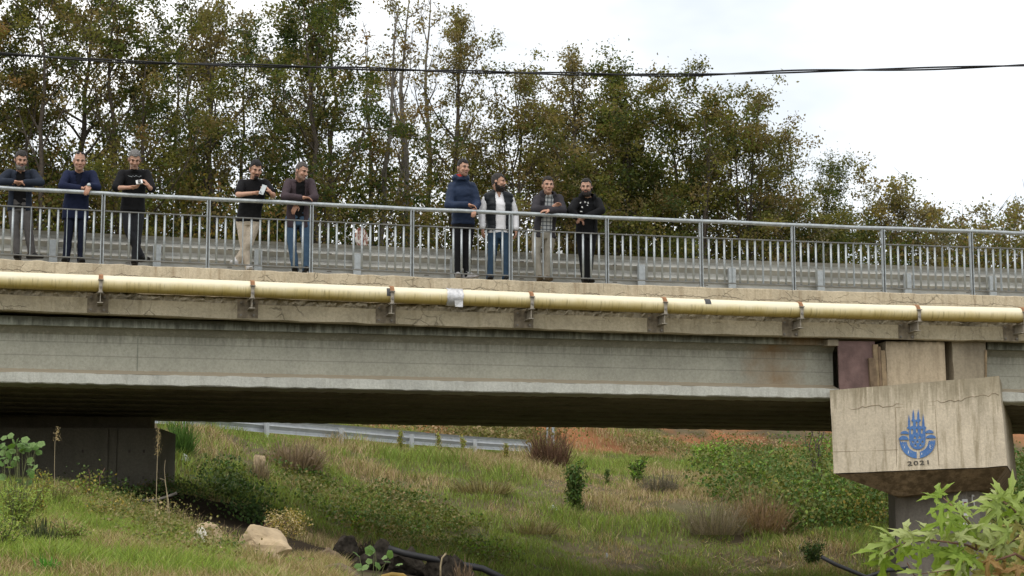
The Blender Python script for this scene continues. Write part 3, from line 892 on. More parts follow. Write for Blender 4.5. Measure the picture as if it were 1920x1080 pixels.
# lower road guardrail behind the bridge
lr = empty('roadside_guardrail', tuple(at(497, 820, 45.8)), 0, 'pale galvanised guardrail on the grassy slope seen under the bridge', 'guardrail')
lo_ = np.array(lr.location)
lp = [at(190, 786, 41), at(340, 797, 43), at(497, 811, 45.8), at(637, 822, 48.2), at(769, 833, 50.6), at(888, 841.5, 53.2), at(990, 847, 55.6)]   # foot of the beam
lz = [p[2] for p in lp]
dirn = lp[5] - lp[1]; dirn[2] = 0; dirn /= np.linalg.norm(dirn); nrm = np.array([-dirn[1], dirn[0], 0])
mb = MB()
mb.sweep(WB, [lambda a, b, p=p: tuple(p + nrm * a * 1.1 + np.array([0, 0, b * 1.1]) - lo_) for p in lp])
mb.build('beam', M['beam2'], lr)
gp2 = MB(); gp2.sweep(pr, [lambda a, b, z=z: (a, b, z) for z in (-.95, .26)])
g2me = gp2.mesh('post'); g2me.materials.append(M['beam2'])
for p in lp[1:]:
    o = obj('post', g2me, None, lr, tuple(p - nrm * .05 - lo_)); o.rotation_euler = (0, 0, math.atan2(dirn[1], dirn[0]))
# ------------------------------------------------------------------ gas pipe and its brackets
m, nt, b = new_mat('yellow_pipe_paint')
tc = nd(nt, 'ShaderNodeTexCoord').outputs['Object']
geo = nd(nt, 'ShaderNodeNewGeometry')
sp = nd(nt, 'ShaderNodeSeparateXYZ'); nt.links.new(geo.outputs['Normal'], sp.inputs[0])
facing_tone = ramp(nt, mth(nt, 'ADD', mth(nt, 'MULTIPLY', sp.outputs['Z'], .5), mth(nt, 'ADD', .5, mth(nt, 'MULTIPLY', mth(nt, 'SUBTRACT', noise_node(nt, tc, 5, 5), .5), .35))),
            [(.12, (.48, .36, .10)), (.42, (.70, .59, .32)), (.68, (.83, .76, .56))])   # pale cream where the surface faces up, darker ochre where it faces down
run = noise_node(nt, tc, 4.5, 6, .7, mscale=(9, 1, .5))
c = mixc(nt, 'MIX', mth(nt, 'MULTIPLY', ramp(nt, run, [(.52, g3(0)), (.68, g3(1))]), mth(nt, 'MULTIPLY', ramp(nt, sp.outputs['Z'], [(0.0, g3(.5)), (.25, g3(0.03))]), 1.0)), facing_tone, (.10, .075, .02))
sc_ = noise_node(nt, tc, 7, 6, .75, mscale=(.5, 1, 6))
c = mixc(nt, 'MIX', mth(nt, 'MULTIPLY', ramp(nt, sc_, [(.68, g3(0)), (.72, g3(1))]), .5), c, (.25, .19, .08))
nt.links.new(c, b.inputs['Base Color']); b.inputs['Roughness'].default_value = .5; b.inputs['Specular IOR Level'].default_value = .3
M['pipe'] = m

pts = [(-90, 521.0), (0, 525), (188, 531.5), (472, 542.5), (640, 549.5), (733, 553), (994, 563), (1243, 573), (1497, 581.5), (1716, 587), (1900, 591), (2050, 594)]
PB = -.25
pw = [onb(x, y, PB) for x, y in pts]
pu = [p[0] for p in pw]; pz = [p[2] for p in pw]
def pipe_z(u): return float(np.interp(u, pu, pz))
PR = .120
pipe = empty('gas_pipe', (*b2w(0, PB, 0)[:2], pipe_z(0)), PSI, 'cream yellow gas pipe clamped along the face of the bridge', 'pipe')
usx = np.r_[np.linspace(-14, 16, 90)]
zs_ = np.interp(usx, pu, pz); k_ = np.ones(5) / 5
zsm = np.convolve(np.pad(zs_, 2, mode='edge'), k_, 'valid')
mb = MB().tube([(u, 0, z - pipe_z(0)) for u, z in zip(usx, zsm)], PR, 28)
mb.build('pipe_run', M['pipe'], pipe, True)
# crumpled foil repair, small patches of tape
def sleeve(px0, px1, a0, a1, r, mat, name, crump=.0, seed=1, nu=14, na=30):
    rg = np.random.default_rng(seed)
    u0, u1 = onb(px0, 555, PB)[0], onb(px1, 555, PB)[0]
    V, F = [], []
    for i in range(nu + 1):
        for k in range(na + 1):
            u = u0 + (u1 - u0) * i / nu; a = RAD(a0 + (a1 - a0) * k / na)
            rr = r + crump * rg.random()
            uu = u + (crump * 1.5 * (rg.random() - .5) if i in (0, nu) else 0)
            V.append((uu, -rr * math.sin(a), pipe_z(u) - pipe_z(0) + rr * math.cos(a)))
    F = [(i * (na + 1) + k, (i + 1) * (na + 1) + k, (i + 1) * (na + 1) + k + 1, i * (na + 1) + k + 1) for i in range(nu) for k in range(na)]
    return obj(name, np_mesh(name, V, F), mat, pipe)
fo = sleeve(836, 866, -40, 320, PR + .006, M['foil'], 'foil_wrap', .011, 3)
tag(fo, 'crumpled silver foil wrapped round the pipe')
mb = MB()
q = onb(856, 572, PB)
q2 = onb(862, 545, PB)
mb.hexa([(x, y, z - pipe_z(0)) for x in (q[0] - .05, q[0] + .07) for y in (-.137, -.131) for z in (q[2] - .045, q[2] + .06)])
fl2 = mb.build('foil_flap', M['foil'], pipe); jitter(fl2.data, .012, 20, 3)
sleeve(723, 732, 45, 105, PR + .004, M['tape_dark'], 'dark_tape_patch', 0, 4, 3, 8)
sleeve(1318, 1329, 20, 75, PR + .004, M['tape_dark'], 'dark_tape_patch', .002, 5, 3, 8)

BR = [(188, 'rusty pipe bracket below the railing post beside the man in a navy suit'), (472, 'rusty pipe bracket below the man in beige trousers'),
      (733, 'rusty pipe bracket just left of the silver foil wrap'), (994, 'rusty pipe bracket below the man with crossed arms in a dark jacket'),
      (1243, 'rusty pipe bracket left of the dark tape patch on the right half of the pipe'), (1497, 'rusty pipe bracket left of the red board, with orange strap'),
      (1716, 'rusty pipe bracket directly above the blue emblem'), (1913, 'rusty pipe bracket cut by the right edge of the picture')]
rngb = random.Random(7)
for i, (px, lab) in enumerate(BR):
    u = float(onb(px, 560, PB)[0]); zc = pipe_z(u); kz = kerb_z(u)
    base = (u, 0.0, zc)
    t = empty('pipe_bracket', tuple(b2w(u, -.012, zc)), PSI, lab, 'bracket', 'rusty brackets carrying the pipe')
    bx = -.03 - .006 * i                               # plate sits a little left of the strap
    slip = (px - 960) / 960 * -.02
    pl = MB().box((bx, -.012, -.262), (.30 if i < 4 else .26, .016, .27)); jb = pl.build('mounting_plate', M['rust'], t); jitter(jb.data, .004, 9, i)
    for sx in (-.10, .09):
        for sz in (-.17, -.355): MB().tube([(bx + sx, -.02, sz), (bx + sx, -.045, sz)], .017, 7).build('bolt', M['bolt'], jb)
    ib = MB()
    yc, L = -.17, .30
    ip = [(-.042, -.29), (.042, -.29), (.042, -.278), (.006, -.278), (.006, -.152), (.042, -.152), (.042, -.14), (-.042, -.14), (-.042, -.152), (-.006, -.152), (-.006, -.278), (-.042, -.278)]
    ib.sweep(ip, [lambda a, b, y=y: (a, y, b) for y in (yc - L / 2, yc + L / 2)])
    ib.build('cantilever_beam', M['strap_grey'], t)
    sd = MB().box((0, -.245, -.132), (.075, .17, .014)); sd.build('saddle', M['rust'], t)
    # strap: flat band over the pipe, standing clear at the front
    sw = .031
    R0, R1 = PR + .004, PR + .013
    cs = [(RAD(a)) for a in range(-100, 71, 10)]
    prof = [(-.25 + .012 - R1 * math.sin(a), R1 * math.cos(a)) for a in cs]
    prin = [(-.25 + .012 - R0 * math.sin(a), R0 * math.cos(a)) for a in cs]
    def band(po, pi, x0=-sw, x1=sw):
        m_ = MB(); n_ = len(po)
        V = [(x, *p) for x in (x0, x1) for p in po] + [(x, *p) for x in (x0, x1) for p in pi]
        F = []
        for k in range(n_ - 1):
            F += [(k, k + 1, n_ + k + 1, n_ + k), (2 * n_ + k, 2 * n_ + k + 1, 3 * n_ + k + 1, 3 * n_ + k), (k, k + 1, 2 * n_ + k + 1, 2 * n_ + k), (n_ + k, n_ + k + 1, 3 * n_ + k + 1, 3 * n_ + k)]
        F += [(0, n_, 3 * n_, 2 * n_), (n_ - 1, 2 * n_ - 1, 4 * n_ - 1, 3 * n_ - 1)]
        return m_.add(V, F)
    st = band(prof, prin); st.build('strap', M['rust_strap'], t)
    lg = MB().box((0, -.376, -.055), (.05, .012, .165)).build('clamp_lug', M['strap_grey'], t)
    MB().box((0, -.382, .035), (.075, .05, .012)).build('lug_ear', M['strap_grey'], lg)
    MB().box((0, -.378, -.146), (.065, .045, .012)).build('lug_foot', M['strap_grey'], lg)
    MB().tube([(0, -.384, -.07), (0, -.40, -.07)], .018, 6).build('bolt', M['bolt'], lg)

# ------------------------------------------------------------------ overhead cable
cb = empty('overhead_cable', tuple(at(960, 138, 24)), 0, 'black twisted pair of overhead cables across the sky', 'cable')
cl = np.array(cb.location)
cpx = np.array([-500, -200, 0, 250, 600, 870, 1130, 1300, 1500, 1700, 1920, 2150, 2450]); cpy = np.array([50, 82, 101, 117, 126, 134.5, 139.5, 141.5, 133, 130, 122.5, 112, 95])
xs_ = np.linspace(-500, 2450, 240)
ys_ = np.interp(xs_, cpx, cpy)
ys_ = np.convolve(np.pad(ys_, 6, mode='edge'), np.ones(13) / 13, 'valid')
for ph in (0, math.pi):
    path = []
    for x, y in zip(xs_, ys_):
        p = at(x, y, 24) - cl
        tw = p[0] * 2.1 + ph + .7 * math.sin(p[0] * .6)
        path.append(p + np.array([0, math.cos(tw) * .014, math.sin(tw) * .014]))
    MB().tube(path, .0115, 6).build('cable_strand', M['cable'], cb, True)

# ------------------------------------------------------------------ signs beyond the railing
def disc_sign():
    p = b2w(*onb(678, 447, 7.6)); foot = kerb_z(0)
    t = empty('road_sign', (p[0], p[1], foot), PSI + RAD(48), 'round rusty sign with peeling white paint behind the railing', 'sign')
    m, nt, b = new_mat('peeling_sign_paint')
    tc = nd(nt, 'ShaderNodeTexCoord').outputs['Object']
    k = noise_node(nt, tc, 9, 6, .7, mscale=(2.2, 1, .9))
    c = ramp(nt, k, [(.44, (.19, .055, .03)), (.5, (.26, .09, .05)), (.53, (.66, .62, .54))])
    nt.links.new(c, b.inputs['Base Color']); b.inputs['Roughness'].default_value = .8
    mb = MB(); mb.tube([(0, -.012, p[2] - foot), (0, .012, p[2] - foot)], .205, 40)
    pl = mb.build('sign_plate', m, t)
    MB().tube([(0, .05, -.1), (0, .05, p[2] - foot + .1)], .03, 8).build('sign_post', M['galv'], t)
    MB().box((0, .02, p[2] - foot), (.1, .03, .05)).build('clamp', M['galv'], t)
disc_sign()
p = b2w(*onb(1045, 479, 7.7))
t = empty('bent_marker', (p[0], p[1], kerb_z(0)), PSI, 'bent white marker plate leaning behind the man in a dark jacket', 'marker')
h_ = p[2] - kerb_z(0)
mb = MB().hexa([(x, y, z + (x + .1) * .55) for x in (-.10, .10) for y in (0, .012) for z in (h_ - .09, h_ + .0)]); mb.build('plate', M['white'], t)
MB().tube([(-.05, .03, -.05), (-.02, .03, h_ + .03)], .02, 7).build('post', M['galv'], t)
# thin sign post on the slope under the bridge
p = at(1034, 835, 59.0)
t = empty('steel_post_frame', (p[0], p[1], gz(p[0], p[1]) - .1), RAD(20), 'grey steel post pair standing on slope below bridge soffit', 'post')
for dx in (-.14, .05):
    MB().tube([(dx, 0, 0), (dx, 0, 2.9)], .05 if dx > 0 else .035, 8).build('post', M['galv'], t)
MB().box((-.045, 0, 1.15), (.2, .03, .06)).build('cross_bar', M['galv'], t)
# ------------------------------------------------------------------ people
def rotm(yaw, pitch=0., roll=0.):                    # degrees; yaw + = towards picture right, pitch + = looking down
    return np.array(Matrix.Rotation(RAD(yaw), 3, 'Z') @ Matrix.Rotation(RAD(pitch), 3, 'X') @ Matrix.Rotation(RAD(roll), 3, 'Y'))

def p_ring_solid(rings):
    """closed solid through a list of point rings of equal length"""
    n = len(rings[0]); V = [p for r in rings for p in r]
    F = [(i * n + k, i * n + (k + 1) % n, (i + 1) * n + (k + 1) % n, (i + 1) * n + k) for i in range(len(rings) - 1) for k in range(n)]
    a = len(V); V.append(np.mean(rings[0], 0)); V.append(np.mean(rings[-1], 0))
    F += [(a, (k + 1) % n, k) for k in range(n)]
    m_ = (len(rings) - 1) * n
    F += [(a + 1, m_ + k, m_ + (k + 1) % n) for k in range(n)]
    return V, F

def capsule(p0, p1, r0, r1, n=12, flat=None):
    p0, p1 = np.array(p0, float), np.array(p1, float)
    t = p1 - p0; L = np.linalg.norm(t) + 1e-9; t /= L
    a = np.cross(t, [0.13, .98, .2]); a /= np.linalg.norm(a); b = np.cross(t, a)
    rings = []
    for q in (-80, -55, -28): rings.append((p0 + t * r0 * math.sin(RAD(q)), r0 * math.cos(RAD(q))))
    for k in range(5): rings.append((p0 + t * L * k / 4, r0 + (r1 - r0) * k / 4))
    for q in (28, 55, 80): rings.append((p1 + t * r1 * math.sin(RAD(q)), r1 * math.cos(RAD(q))))
    return p_ring_solid([[c + r * (math.cos(2 * math.pi * k / n) * a + math.sin(2 * math.pi * k / n) * b) for k in range(n)] for c, r in rings])

def ellipsoid(c, r, R=None, n=14, m_=9):
    c = np.array(c, float); R = np.eye(3) if R is None else R
    rings = []
    for j in range(m_):
        q = -math.pi / 2 + math.pi * (j + .5) / m_
        rings.append([c + R @ (np.array([math.cos(q) * math.cos(2 * math.pi * k / n), math.cos(q) * math.sin(2 * math.pi * k / n), math.sin(q)]) * np.array(r)) for k in range(n)])
    return p_ring_solid(rings)

def loft(secs, n=18, sq=.82):
    """torso-like solid through (centre, half width, half depth) sections, slightly boxy"""
    rings = []
    for c, rx, ry in secs:
        r = []
        for k in range(n):
            a = 2 * math.pi * k / n; ca, sa = math.cos(a), math.sin(a)
            r.append(np.array(c) + np.array([rx * np.sign(ca) * abs(ca) ** sq, ry * np.sign(sa) * abs(sa) ** sq, 0]))
        rings.append(r)
    return p_ring_solid(rings)

def remesh(parts, voxel, smooth=3, fac=.5):
    mb = MB()
    for V, F in parts: mb.add(V, F)
    me = bpy.data.meshes.new('tmp'); me.from_pydata(mb.v, [], mb.f)
    bm = bmesh.new(); bm.from_mesh(me); bmesh.ops.recalc_face_normals(bm, faces=bm.faces); bm.to_mesh(me); bm.free()
    o = bpy.data.objects.new('tmp', me); COL.objects.link(o)
    r = o.modifiers.new('r', 'REMESH'); r.mode = 'VOXEL'; r.voxel_size = voxel; r.adaptivity = 0
    if smooth:
        s = o.modifiers.new('s', 'SMOOTH'); s.factor = fac; s.iterations = smooth
    dg = bpy.context.evaluated_depsgraph_get()
    out = bpy.data.meshes.new_from_object(o.evaluated_get(dg))
    bpy.data.objects.remove(o); bpy.data.meshes.remove(me)
    nv = len(out.vertices)
    co = np.empty(nv * 3, np.float32); out.vertices.foreach_get('co', co)
    F = [tuple(p.vertices) for p in out.polygons]
    nr = np.empty(nv * 3, np.float32); out.vertices.foreach_get('normal', nr)
    bpy.data.meshes.remove(out)
    return co.reshape(-1, 3).astype(float), F, nr.reshape(-1, 3).astype(float)

def part(name, V, F, mat, parent, cols=None, smooth=True):
    me = bpy.data.meshes.new(name)
    me.from_pydata([tuple(p) for p in V], [], F)
    if smooth:
        me.polygons.foreach_set('use_smooth', np.ones(len(me.polygons), bool))
    if cols is not None:
        a = me.attributes.new('Col', 'FLOAT_COLOR', 'POINT')
        c = np.ones((len(V), 4), np.float32); c[:, :3] = cols
        a.data.foreach_set('color', c.ravel())
    me.update()
    return obj(name, me, mat, parent)

def keep_faces(V, F, keep):                          # keep faces whose vertices are all kept
    F2 = [f for f in F if all(keep[i] for i in f)]
    used = sorted({i for f in F2 for i in f}); mp = {v: i for i, v in enumerate(used)}
    return V[used], [tuple(mp[i] for i in f) for f in F2], used

def shell(V, F, N, keep, thick):
    """solid lying on part of a surface: outer skin raised by thick (per vertex), inner skin slightly below, rim closed"""
    F2 = [f for f in F if all(keep[i] for i in f)]
    used = sorted({i for f in F2 for i in f}); mp = {v: i for i, v in enumerate(used)}
    F2 = [tuple(mp[i] for i in f) for f in F2]
    n = len(used)
    edge = {}
    for f in F2:
        for a, b in zip(f, f[1:] + f[:1]):
            edge[(a, b)] = 1
    rim = [(a, b) for (a, b) in edge if (b, a) not in edge]
    th = np.array(thick)[used].copy()
    for a, b in rim: th[a] *= .35; th[b] *= .35
    out = V[used] + N[used] * th[:, None]
    inn = V[used] - N[used] * .003
    FF = F2 + [tuple(i + n for i in f[::-1]) for f in F2] + [(b, a, a + n, b + n) for a, b in rim]
    return np.r_[out, inn], FF

def face_head(hc, R, sc, spec):
    """head solid parts in world-local coordinates"""
    def T(p): return hc + R @ (np.array(p) * sc)
    def E(c, r): return ellipsoid(T(c), np.array(r) * sc, R)
    w = spec.get('face', 1.0)
    P = [E((0, .012, .032), (.077, .097, .098)), E((0, -.022, -.035), (.062 * w, .070, .082)), E((0, -.062, -.092), (.032 * w, .030, .026)),
         E((0, .02, -.03), (.070 * w, .075, .07)), E((0, -.045, -.072), (.050 * w, .045, .036)),
         capsule(T((0, -.088, .016)), T((0, -.106, -.022)), .0095 * sc, .0145 * sc), E((0.012, -.098, -.026), (.010, .012, .008)), E((-.012, -.098, -.026), (.010, .012, .008)),
         capsule(T((-.042, -.072, .030)), T((-.012, -.086, .028)), .012 * sc, .0115 * sc), capsule(T((.042, -.072, .030)), T((.012, -.086, .028)), .012 * sc, .0115 * sc),
         E((.040 * w, -.062, -.022), (.026, .026, .024)), E((-.040 * w, -.062, -.022), (.026, .026, .024)),
         E((0, -.090, -.053), (.023, .010, .006)), E((0, -.089, -.064), (.019, .010, .006)),
         E((.080, .012, -.005), (.010, .022, .032)), E((-.080, .012, -.005), (.010, .022, .032)),
         E((.031, -.071, .010), (.014, .012, .010)), E((-.031, -.071, .010), (.014, .012, .010))]
    return P

SKIN = np.array([.46, .27, .19])

def hand_parts(w, fdir, pn, side, curl=35., sc=1.0, spread=.0):
    """palm, four unequal bent fingers and a thumb; w wrist, fdir pointing along the fingers, pn palm normal, side +-1 thumb side"""
    f = np.array(fdir, float); f /= np.linalg.norm(f)
    n_ = np.array(pn, float); n_ -= f * (n_ @ f); n_ /= np.linalg.norm(n_) + 1e-9
    s = np.cross(f, n_) * side
    w = np.array(w, float)
    R = np.stack([s, n_, f], 1)
    P = [ellipsoid(w + f * .050 * sc, np.array([.042, .017, .055]) * sc, R), capsule(w - f * .02, w + f * .03 * sc, .026 * sc, .028 * sc)]
    fin = []
    for k, (L, off) in enumerate(((.072, .030), (.080, .010), (.075, -.010), (.058, -.028))):
        base = w + f * .088 * sc + s * off * sc
        d = f.copy(); p = base; r = .0092 * sc
        for j, fr in enumerate((.45, .32, .23)):
            a = RAD(curl * (.6 if j == 0 else 1.0))
            d = d * math.cos(a) + n_ * math.sin(a)
            q = p + (d + s * spread * (1.5 - k) * .2) * L * fr * sc
            fin.append(capsule(p, q, r, r * .9, 8)); p = q; r *= .9
    b0 = w + f * .025 * sc + s * .030 * sc
    b1 = b0 + (f * .55 + s * .65 + n_ * .25) * .040 * sc
    b2 = b1 + (f * .85 + s * .15 + n_ * .45) * .032 * sc
    fin += [capsule(b0, b1, .0125 * sc, .011 * sc, 8), capsule(b1, b2, .0105 * sc, .009 * sc, 8)]
    return P + fin

def cloth(name, col, rough=.85, var=.18, scale=7, bump=.35, bscale=55):
    return simple(name, col, rough, 0, var, scale, bump, bscale, .15)

M['skin'] = col_attr('skin', .55, 0, .3)
M['hair'] = col_attr('hair', .6, 0, .3, .8, 90.)
CL = {'denim_dark': cloth('dark_denim_jacket', (.022, .028, .042)), 'black': cloth('black_cotton', (.010, .010, .011)), 'grey_trouser': cloth('grey_trousers', (.115, .108, .105)),
      'navy': cloth('navy_suit', (.013, .018, .045)), 'navy_dark': cloth('dark_navy_trousers', (.012, .015, .030)), 'dark_jean': cloth('charcoal_jeans', (.026, .027, .031)),
      'beige': cloth('beige_chinos', (.50, .43, .34)), 'maroon': cloth('plum_grey_blazer', (.060, .044, .050)), 'jean': cloth('blue_jeans', (.065, .115, .185)),
      'puffer_navy': cloth('navy_padded_jacket', (.019, .031, .064), .55), 'white': cloth('white_shirt', (.74, .74, .76), .8, .06), 'vest': cloth('black_quilted_vest', (.014, .017, .020), .45),
      'jean_dark': cloth('dark_blue_jeans', (.035, .065, .105)), 'jacket_grey': cloth('charcoal_jacket', (.040, .037, .042)), 'jean_grey': cloth('pale_grey_jeans', (.30, .275, .225)),
      'shoe_dark': cloth('dark_shoes', (.018, .017, .016), .5), 'shoe_white': cloth('white_sneakers', (.62, .62, .62), .6, .08), 'shoe_brown': cloth('brown_shoes', (.13, .10, .065), .7),
      'shoe_grey': cloth('grey_sneakers', (.42, .41, .42), .6), 'red': cloth('red_lining', (.48, .05, .04))}
def plaid():
    m, nt, b = new_mat('plaid_shirt')
    tc = nd(nt, 'ShaderNodeTexCoord').outputs['Object']
    s = nd(nt, 'ShaderNodeSeparateXYZ'); nt.links.new(tc, s.inputs[0])
    def line(ax, per, lo):
        return ramp(nt, mth(nt, 'FRACT', mth(nt, 'MULTIPLY', s.outputs[ax], 1 / per)), [(lo, g3(1)), (lo + .04, g3(0))])
    c = mixc(nt, 'MIX', mth(nt, 'MULTIPLY', line('X', .06, .28), .75), (.50, .52, .52), (.055, .065, .08))
    c = mixc(nt, 'MIX', mth(nt, 'MULTIPLY', line('Z', .06, .28), .75), c, (.055, .065, .08))
    nt.links.new(c, b.inputs['Base Color']); b.inputs['Roughness'].default_value = .85
    return m
CL['plaid'] = plaid()

def make_person(s):
    """one figure; joints come from the spec as local metres (x along the bridge, y away from the camera, z up from the footway)"""
    J = s['J']; wd_ = s.get('w', 1.0)
    u0 = J['pelvis'][0]; base = np.array([u0, J['pelvis'][1], kerb_z(u0) + .03])
    def L(k): return np.array(J[k]) - base
    root_loc = b2w(*base)
    pel, chest, neck, head = L('pelvis'), L('chest'), L('neck'), L('head')
    sh, el, wr = [L('shL'), L('shR')], [L('elL'), L('elR')], [L('wrL'), L('wrR')]
    cx_ = (sh[0][0] + sh[1][0]) / 2
    for q in sh: q[0] = cx_ + (q[0] - cx_) * .88; q[2] -= .018
    hip, kn, an = [L('hipL'), L('hipR')], [L('knL'), L('knR')], [L('anL'), L('anR')]
    R = rotm(s.get('yaw', 0), s.get('pitch', 0), s.get('roll', 0))
    hs = s.get('hs', 1.08)
    shw = abs(sh[1][0] - sh[0][0]) / 2
    mid = (pel + chest) / 2 + np.array([0, .01, 0])
    top = (sh[0] + sh[1]) / 2
    def torso(k, hem=0.0, ext=0.0, bell=1.0):
        secs = []
        if hem: secs.append((pel + np.array([0, 0, -hem]), .165 * wd_ * k * bell, .125 * wd_ * k * bell))
        secs += [(pel + np.array([0, 0, -.03]), .165 * wd_ * k, .122 * wd_ * k), (pel * .6 + mid * .4 + np.array([0, 0, .02]), .155 * wd_ * k, .118 * wd_ * k),
                 (mid, .155 * wd_ * k, .122 * wd_ * k), (chest, max(.165, shw * .84) * wd_ * k, .125 * wd_ * k),
                 (top * .55 + chest * .45, max(.165, shw * .86) * k, .112 * k), (top + np.array([0, 0, -.01]), shw * .80 * k, .085 * k), (top * .5 + neck * .5 + np.array([0, 0, .012]), .115 * k, .07 * k), (neck, .062 * k, .062 * k)]
        return loft(secs)
    rig = empty('tmp') if False else None
    # --- body: one continuous skin surface
    neck_top = head + R @ np.array([0, .022, -.07]) * hs
    bp = [torso(.90), capsule(neck + np.array([0, .015, -.01]), neck_top, .058, .060)]
    for i in (0, 1):
        bp += [capsule(sh[i], el[i], .052, .043), capsule(el[i], wr[i], .042, .029), capsule(hip[i], kn[i], .078, .056), capsule(kn[i], an[i], .052, .036),
               capsule(an[i], an[i] + np.array([0, -.02, -.04]), .034, .03)]
    Vb, Fb, Nb = remesh(bp, .017, 3)
    cb_ = np.tile(SKIN * s.get('tone', 1.0), (len(Vb), 1)) * (.9 + .2 * vnoise(Vb, 30, 3))[:, None]
    Vh, Fh, Nh = remesh(face_head(head, R, hs, s) + [capsule(neck + np.array([0, .012, 0]), neck_top, .057, .058)], .0058, 2, .4)
    H = ((Vh - head) @ R) / hs                        # head coordinates
    x, y, z = H.T
    ax_ = np.abs(x)
    ch = np.tile(SKIN * s.get('tone', 1.0), (len(Vh), 1)) * (.92 + .16 * vnoise(Vh, 60, 5))[:, None]
    rosy = np.exp(-(((ax_ - .04) / .02) ** 2 + ((z + .025) / .02) ** 2)) * (y < -.04)
    ch = ch * (1 - .25 * rosy[:, None]) + np.array([.50, .22, .16]) * .25 * rosy[:, None]
    hc_ = np.array(s.get('hair', (.02, .017, .015)))
    def paint(mask, c, a=1.0):
        mm_ = (mask * a)[:, None] if mask.dtype != bool else mask.astype(float)[:, None] * a
        ch[:] = ch * (1 - mm_) + np.array(c) * mm_
    frontf = y < -.045
    paint(frontf & (ax_ > .014) & (ax_ < .047) & (np.abs(z - .031 + (ax_ - .03) ** 2 * 6) < .0065), s.get('brow', (.022, .018, .015)), .9)
    eye = frontf & ((((ax_ - .031) / .0145) ** 2 + ((z - .011) / .0072) ** 2) < 1)
    paint(eye, (.30, .27, .25), .55)
    paint(frontf & ((((ax_ - .031) / .0075) ** 2 + ((z - .0105) / .0068) ** 2) < 1), (.015, .011, .009), .95)
    paint(frontf & (np.abs(z - .0185) < .0032) & (ax_ > .016) & (ax_ < .047), (.06, .035, .025), .8)
    paint(frontf & (ax_ < .024) & (np.abs(z + .0585) < .0085), (.30, .12, .10), .8)
    paint(frontf & (ax_ < .023) & (np.abs(z + .0585) < .0018), (.08, .03, .025), .9)
    paint(frontf & ((((ax_ - .009) / .005) ** 2 + ((z + .034) / .0035) ** 2) < 1), (.10, .045, .035), .8)
    bcol = np.array(s.get('beardcol', hc_)); ba = s.get('stubble', .0)
    nb = vnoise(Vh, 160, 9)
    bz = -.038 - .018 * np.clip((ax_ - .02) / .03, 0, 1) + .050 * np.clip((ax_ - .055) / .02, 0, 1) + (vnoise(Vh, 110, 33) - .5) * .012
    beard = (z < bz) & (z > -.135) & (y < .028) & ~((ax_ < .022) & (np.abs(z + .0585) < .0065))
    if s.get('goatee'): beard = beard & (ax_ < .030) & (y < -.05)
    if ba: paint(beard, bcol, ba * .95)
    allV = [Vb, Vh]; allF = [list(Fb), list(Fh)]; allC = [cb_, ch]
    for i in (0, 1):
        h = s['hand'][i]
        Vx, Fx, _ = remesh(hand_parts(wr[i], h[0], h[1], h[2], h[3] if len(h) > 3 else 35, s.get('hsz', 1.0)), .0052, 1, .4)
        allV.append(Vx); allF.append(list(Fx)); allC.append(np.tile(SKIN * s.get('tone', 1.0) * np.array([1.04, .97, .95]), (len(Vx), 1)) * (.88 + .24 * vnoise(Vx, 70, 2))[:, None])
    o_ = 0; FF = []
    for Vx, Fx in zip(allV, allF):
        FF += [tuple(i + o_ for i in f) for f in Fx]; o_ += len(Vx)
    person = part('person', np.concatenate(allV), FF, M['skin'], None, np.concatenate(allC))
    person.location = root_loc; person.rotation_euler = (0, 0, PSI)
    tag(person, s['label'], 'person', 'men leaning on the bridge railing')
    # --- hair and beard
    hp = s.get('hairline', .062)
    lim = np.interp(y, [-.10, -.07, -.03, -.005, .02, .05, .11], [hp, hp, hp - .010, -.005, -.012, -.04, -.055])
    lim = lim + np.where(y < -.045, .016 * np.exp(-((ax_ - .045) / .014) ** 2) - .03 * np.clip((ax_ - .058) / .012, 0, 1), 0) + (vnoise(Vh, 120, 31) - .5) * .012
    tophair = (z > lim) & ~((ax_ > .083) & (z < .03))
    if s.get('bald'):
        tophair = (z < .055) & (z > np.interp(y, [-.02, .01, .05, .11], [.02, -.012, -.04, -.055])) & (y > -.012) & (ax_ < .083)
    th = .65 * s.get('hairthick', .012) * (.35 + 1.1 * np.clip((z - .05) / .07, 0, 1)) * (.55 + .7 * vnoise(Vh, 60, 12)) + .002
    V2, F2 = shell(Vh, Fh, Nh, tophair, th)
    hcol = hc_ * (.6 + 1.3 * vnoise(V2, 110, 4))[:, None]
    if s.get('greymix'): hcol = hcol + np.array([.22, .21, .20]) * (vnoise(V2, 45, 6) * s['greymix'])[:, None]
    if len(F2): part('hair', V2, F2, M['hair'], person, hcol)
    if s.get('beard'):
        V2, F2 = shell(Vh, Fh, Nh, beard, s['beard'] * (.5 + .9 * vnoise(Vh, 80, 14)) * np.clip((-.02 - z) / .05 + .3, .3, 1.3))
        bc = bcol * (.7 + .6 * vnoise(V2, 90, 4))[:, None]
        if s.get('greybeard'): bc = bc + np.array([.26, .25, .24]) * (vnoise(V2, 40, 7) * s['greybeard'] * (((V2 - head) @ R)[:, 2] < -.07))[:, None]
        if len(F2): part('beard', V2, F2, M['hair'], person, bc)

    def wrinkle(V, N, amp, sc1=11., sd=1):
        q = V.copy(); q[:, 2] *= 1.7
        return V + N * ((fbm(q, sc1, sd, 3) - .5) * 2 * amp)[:, None]
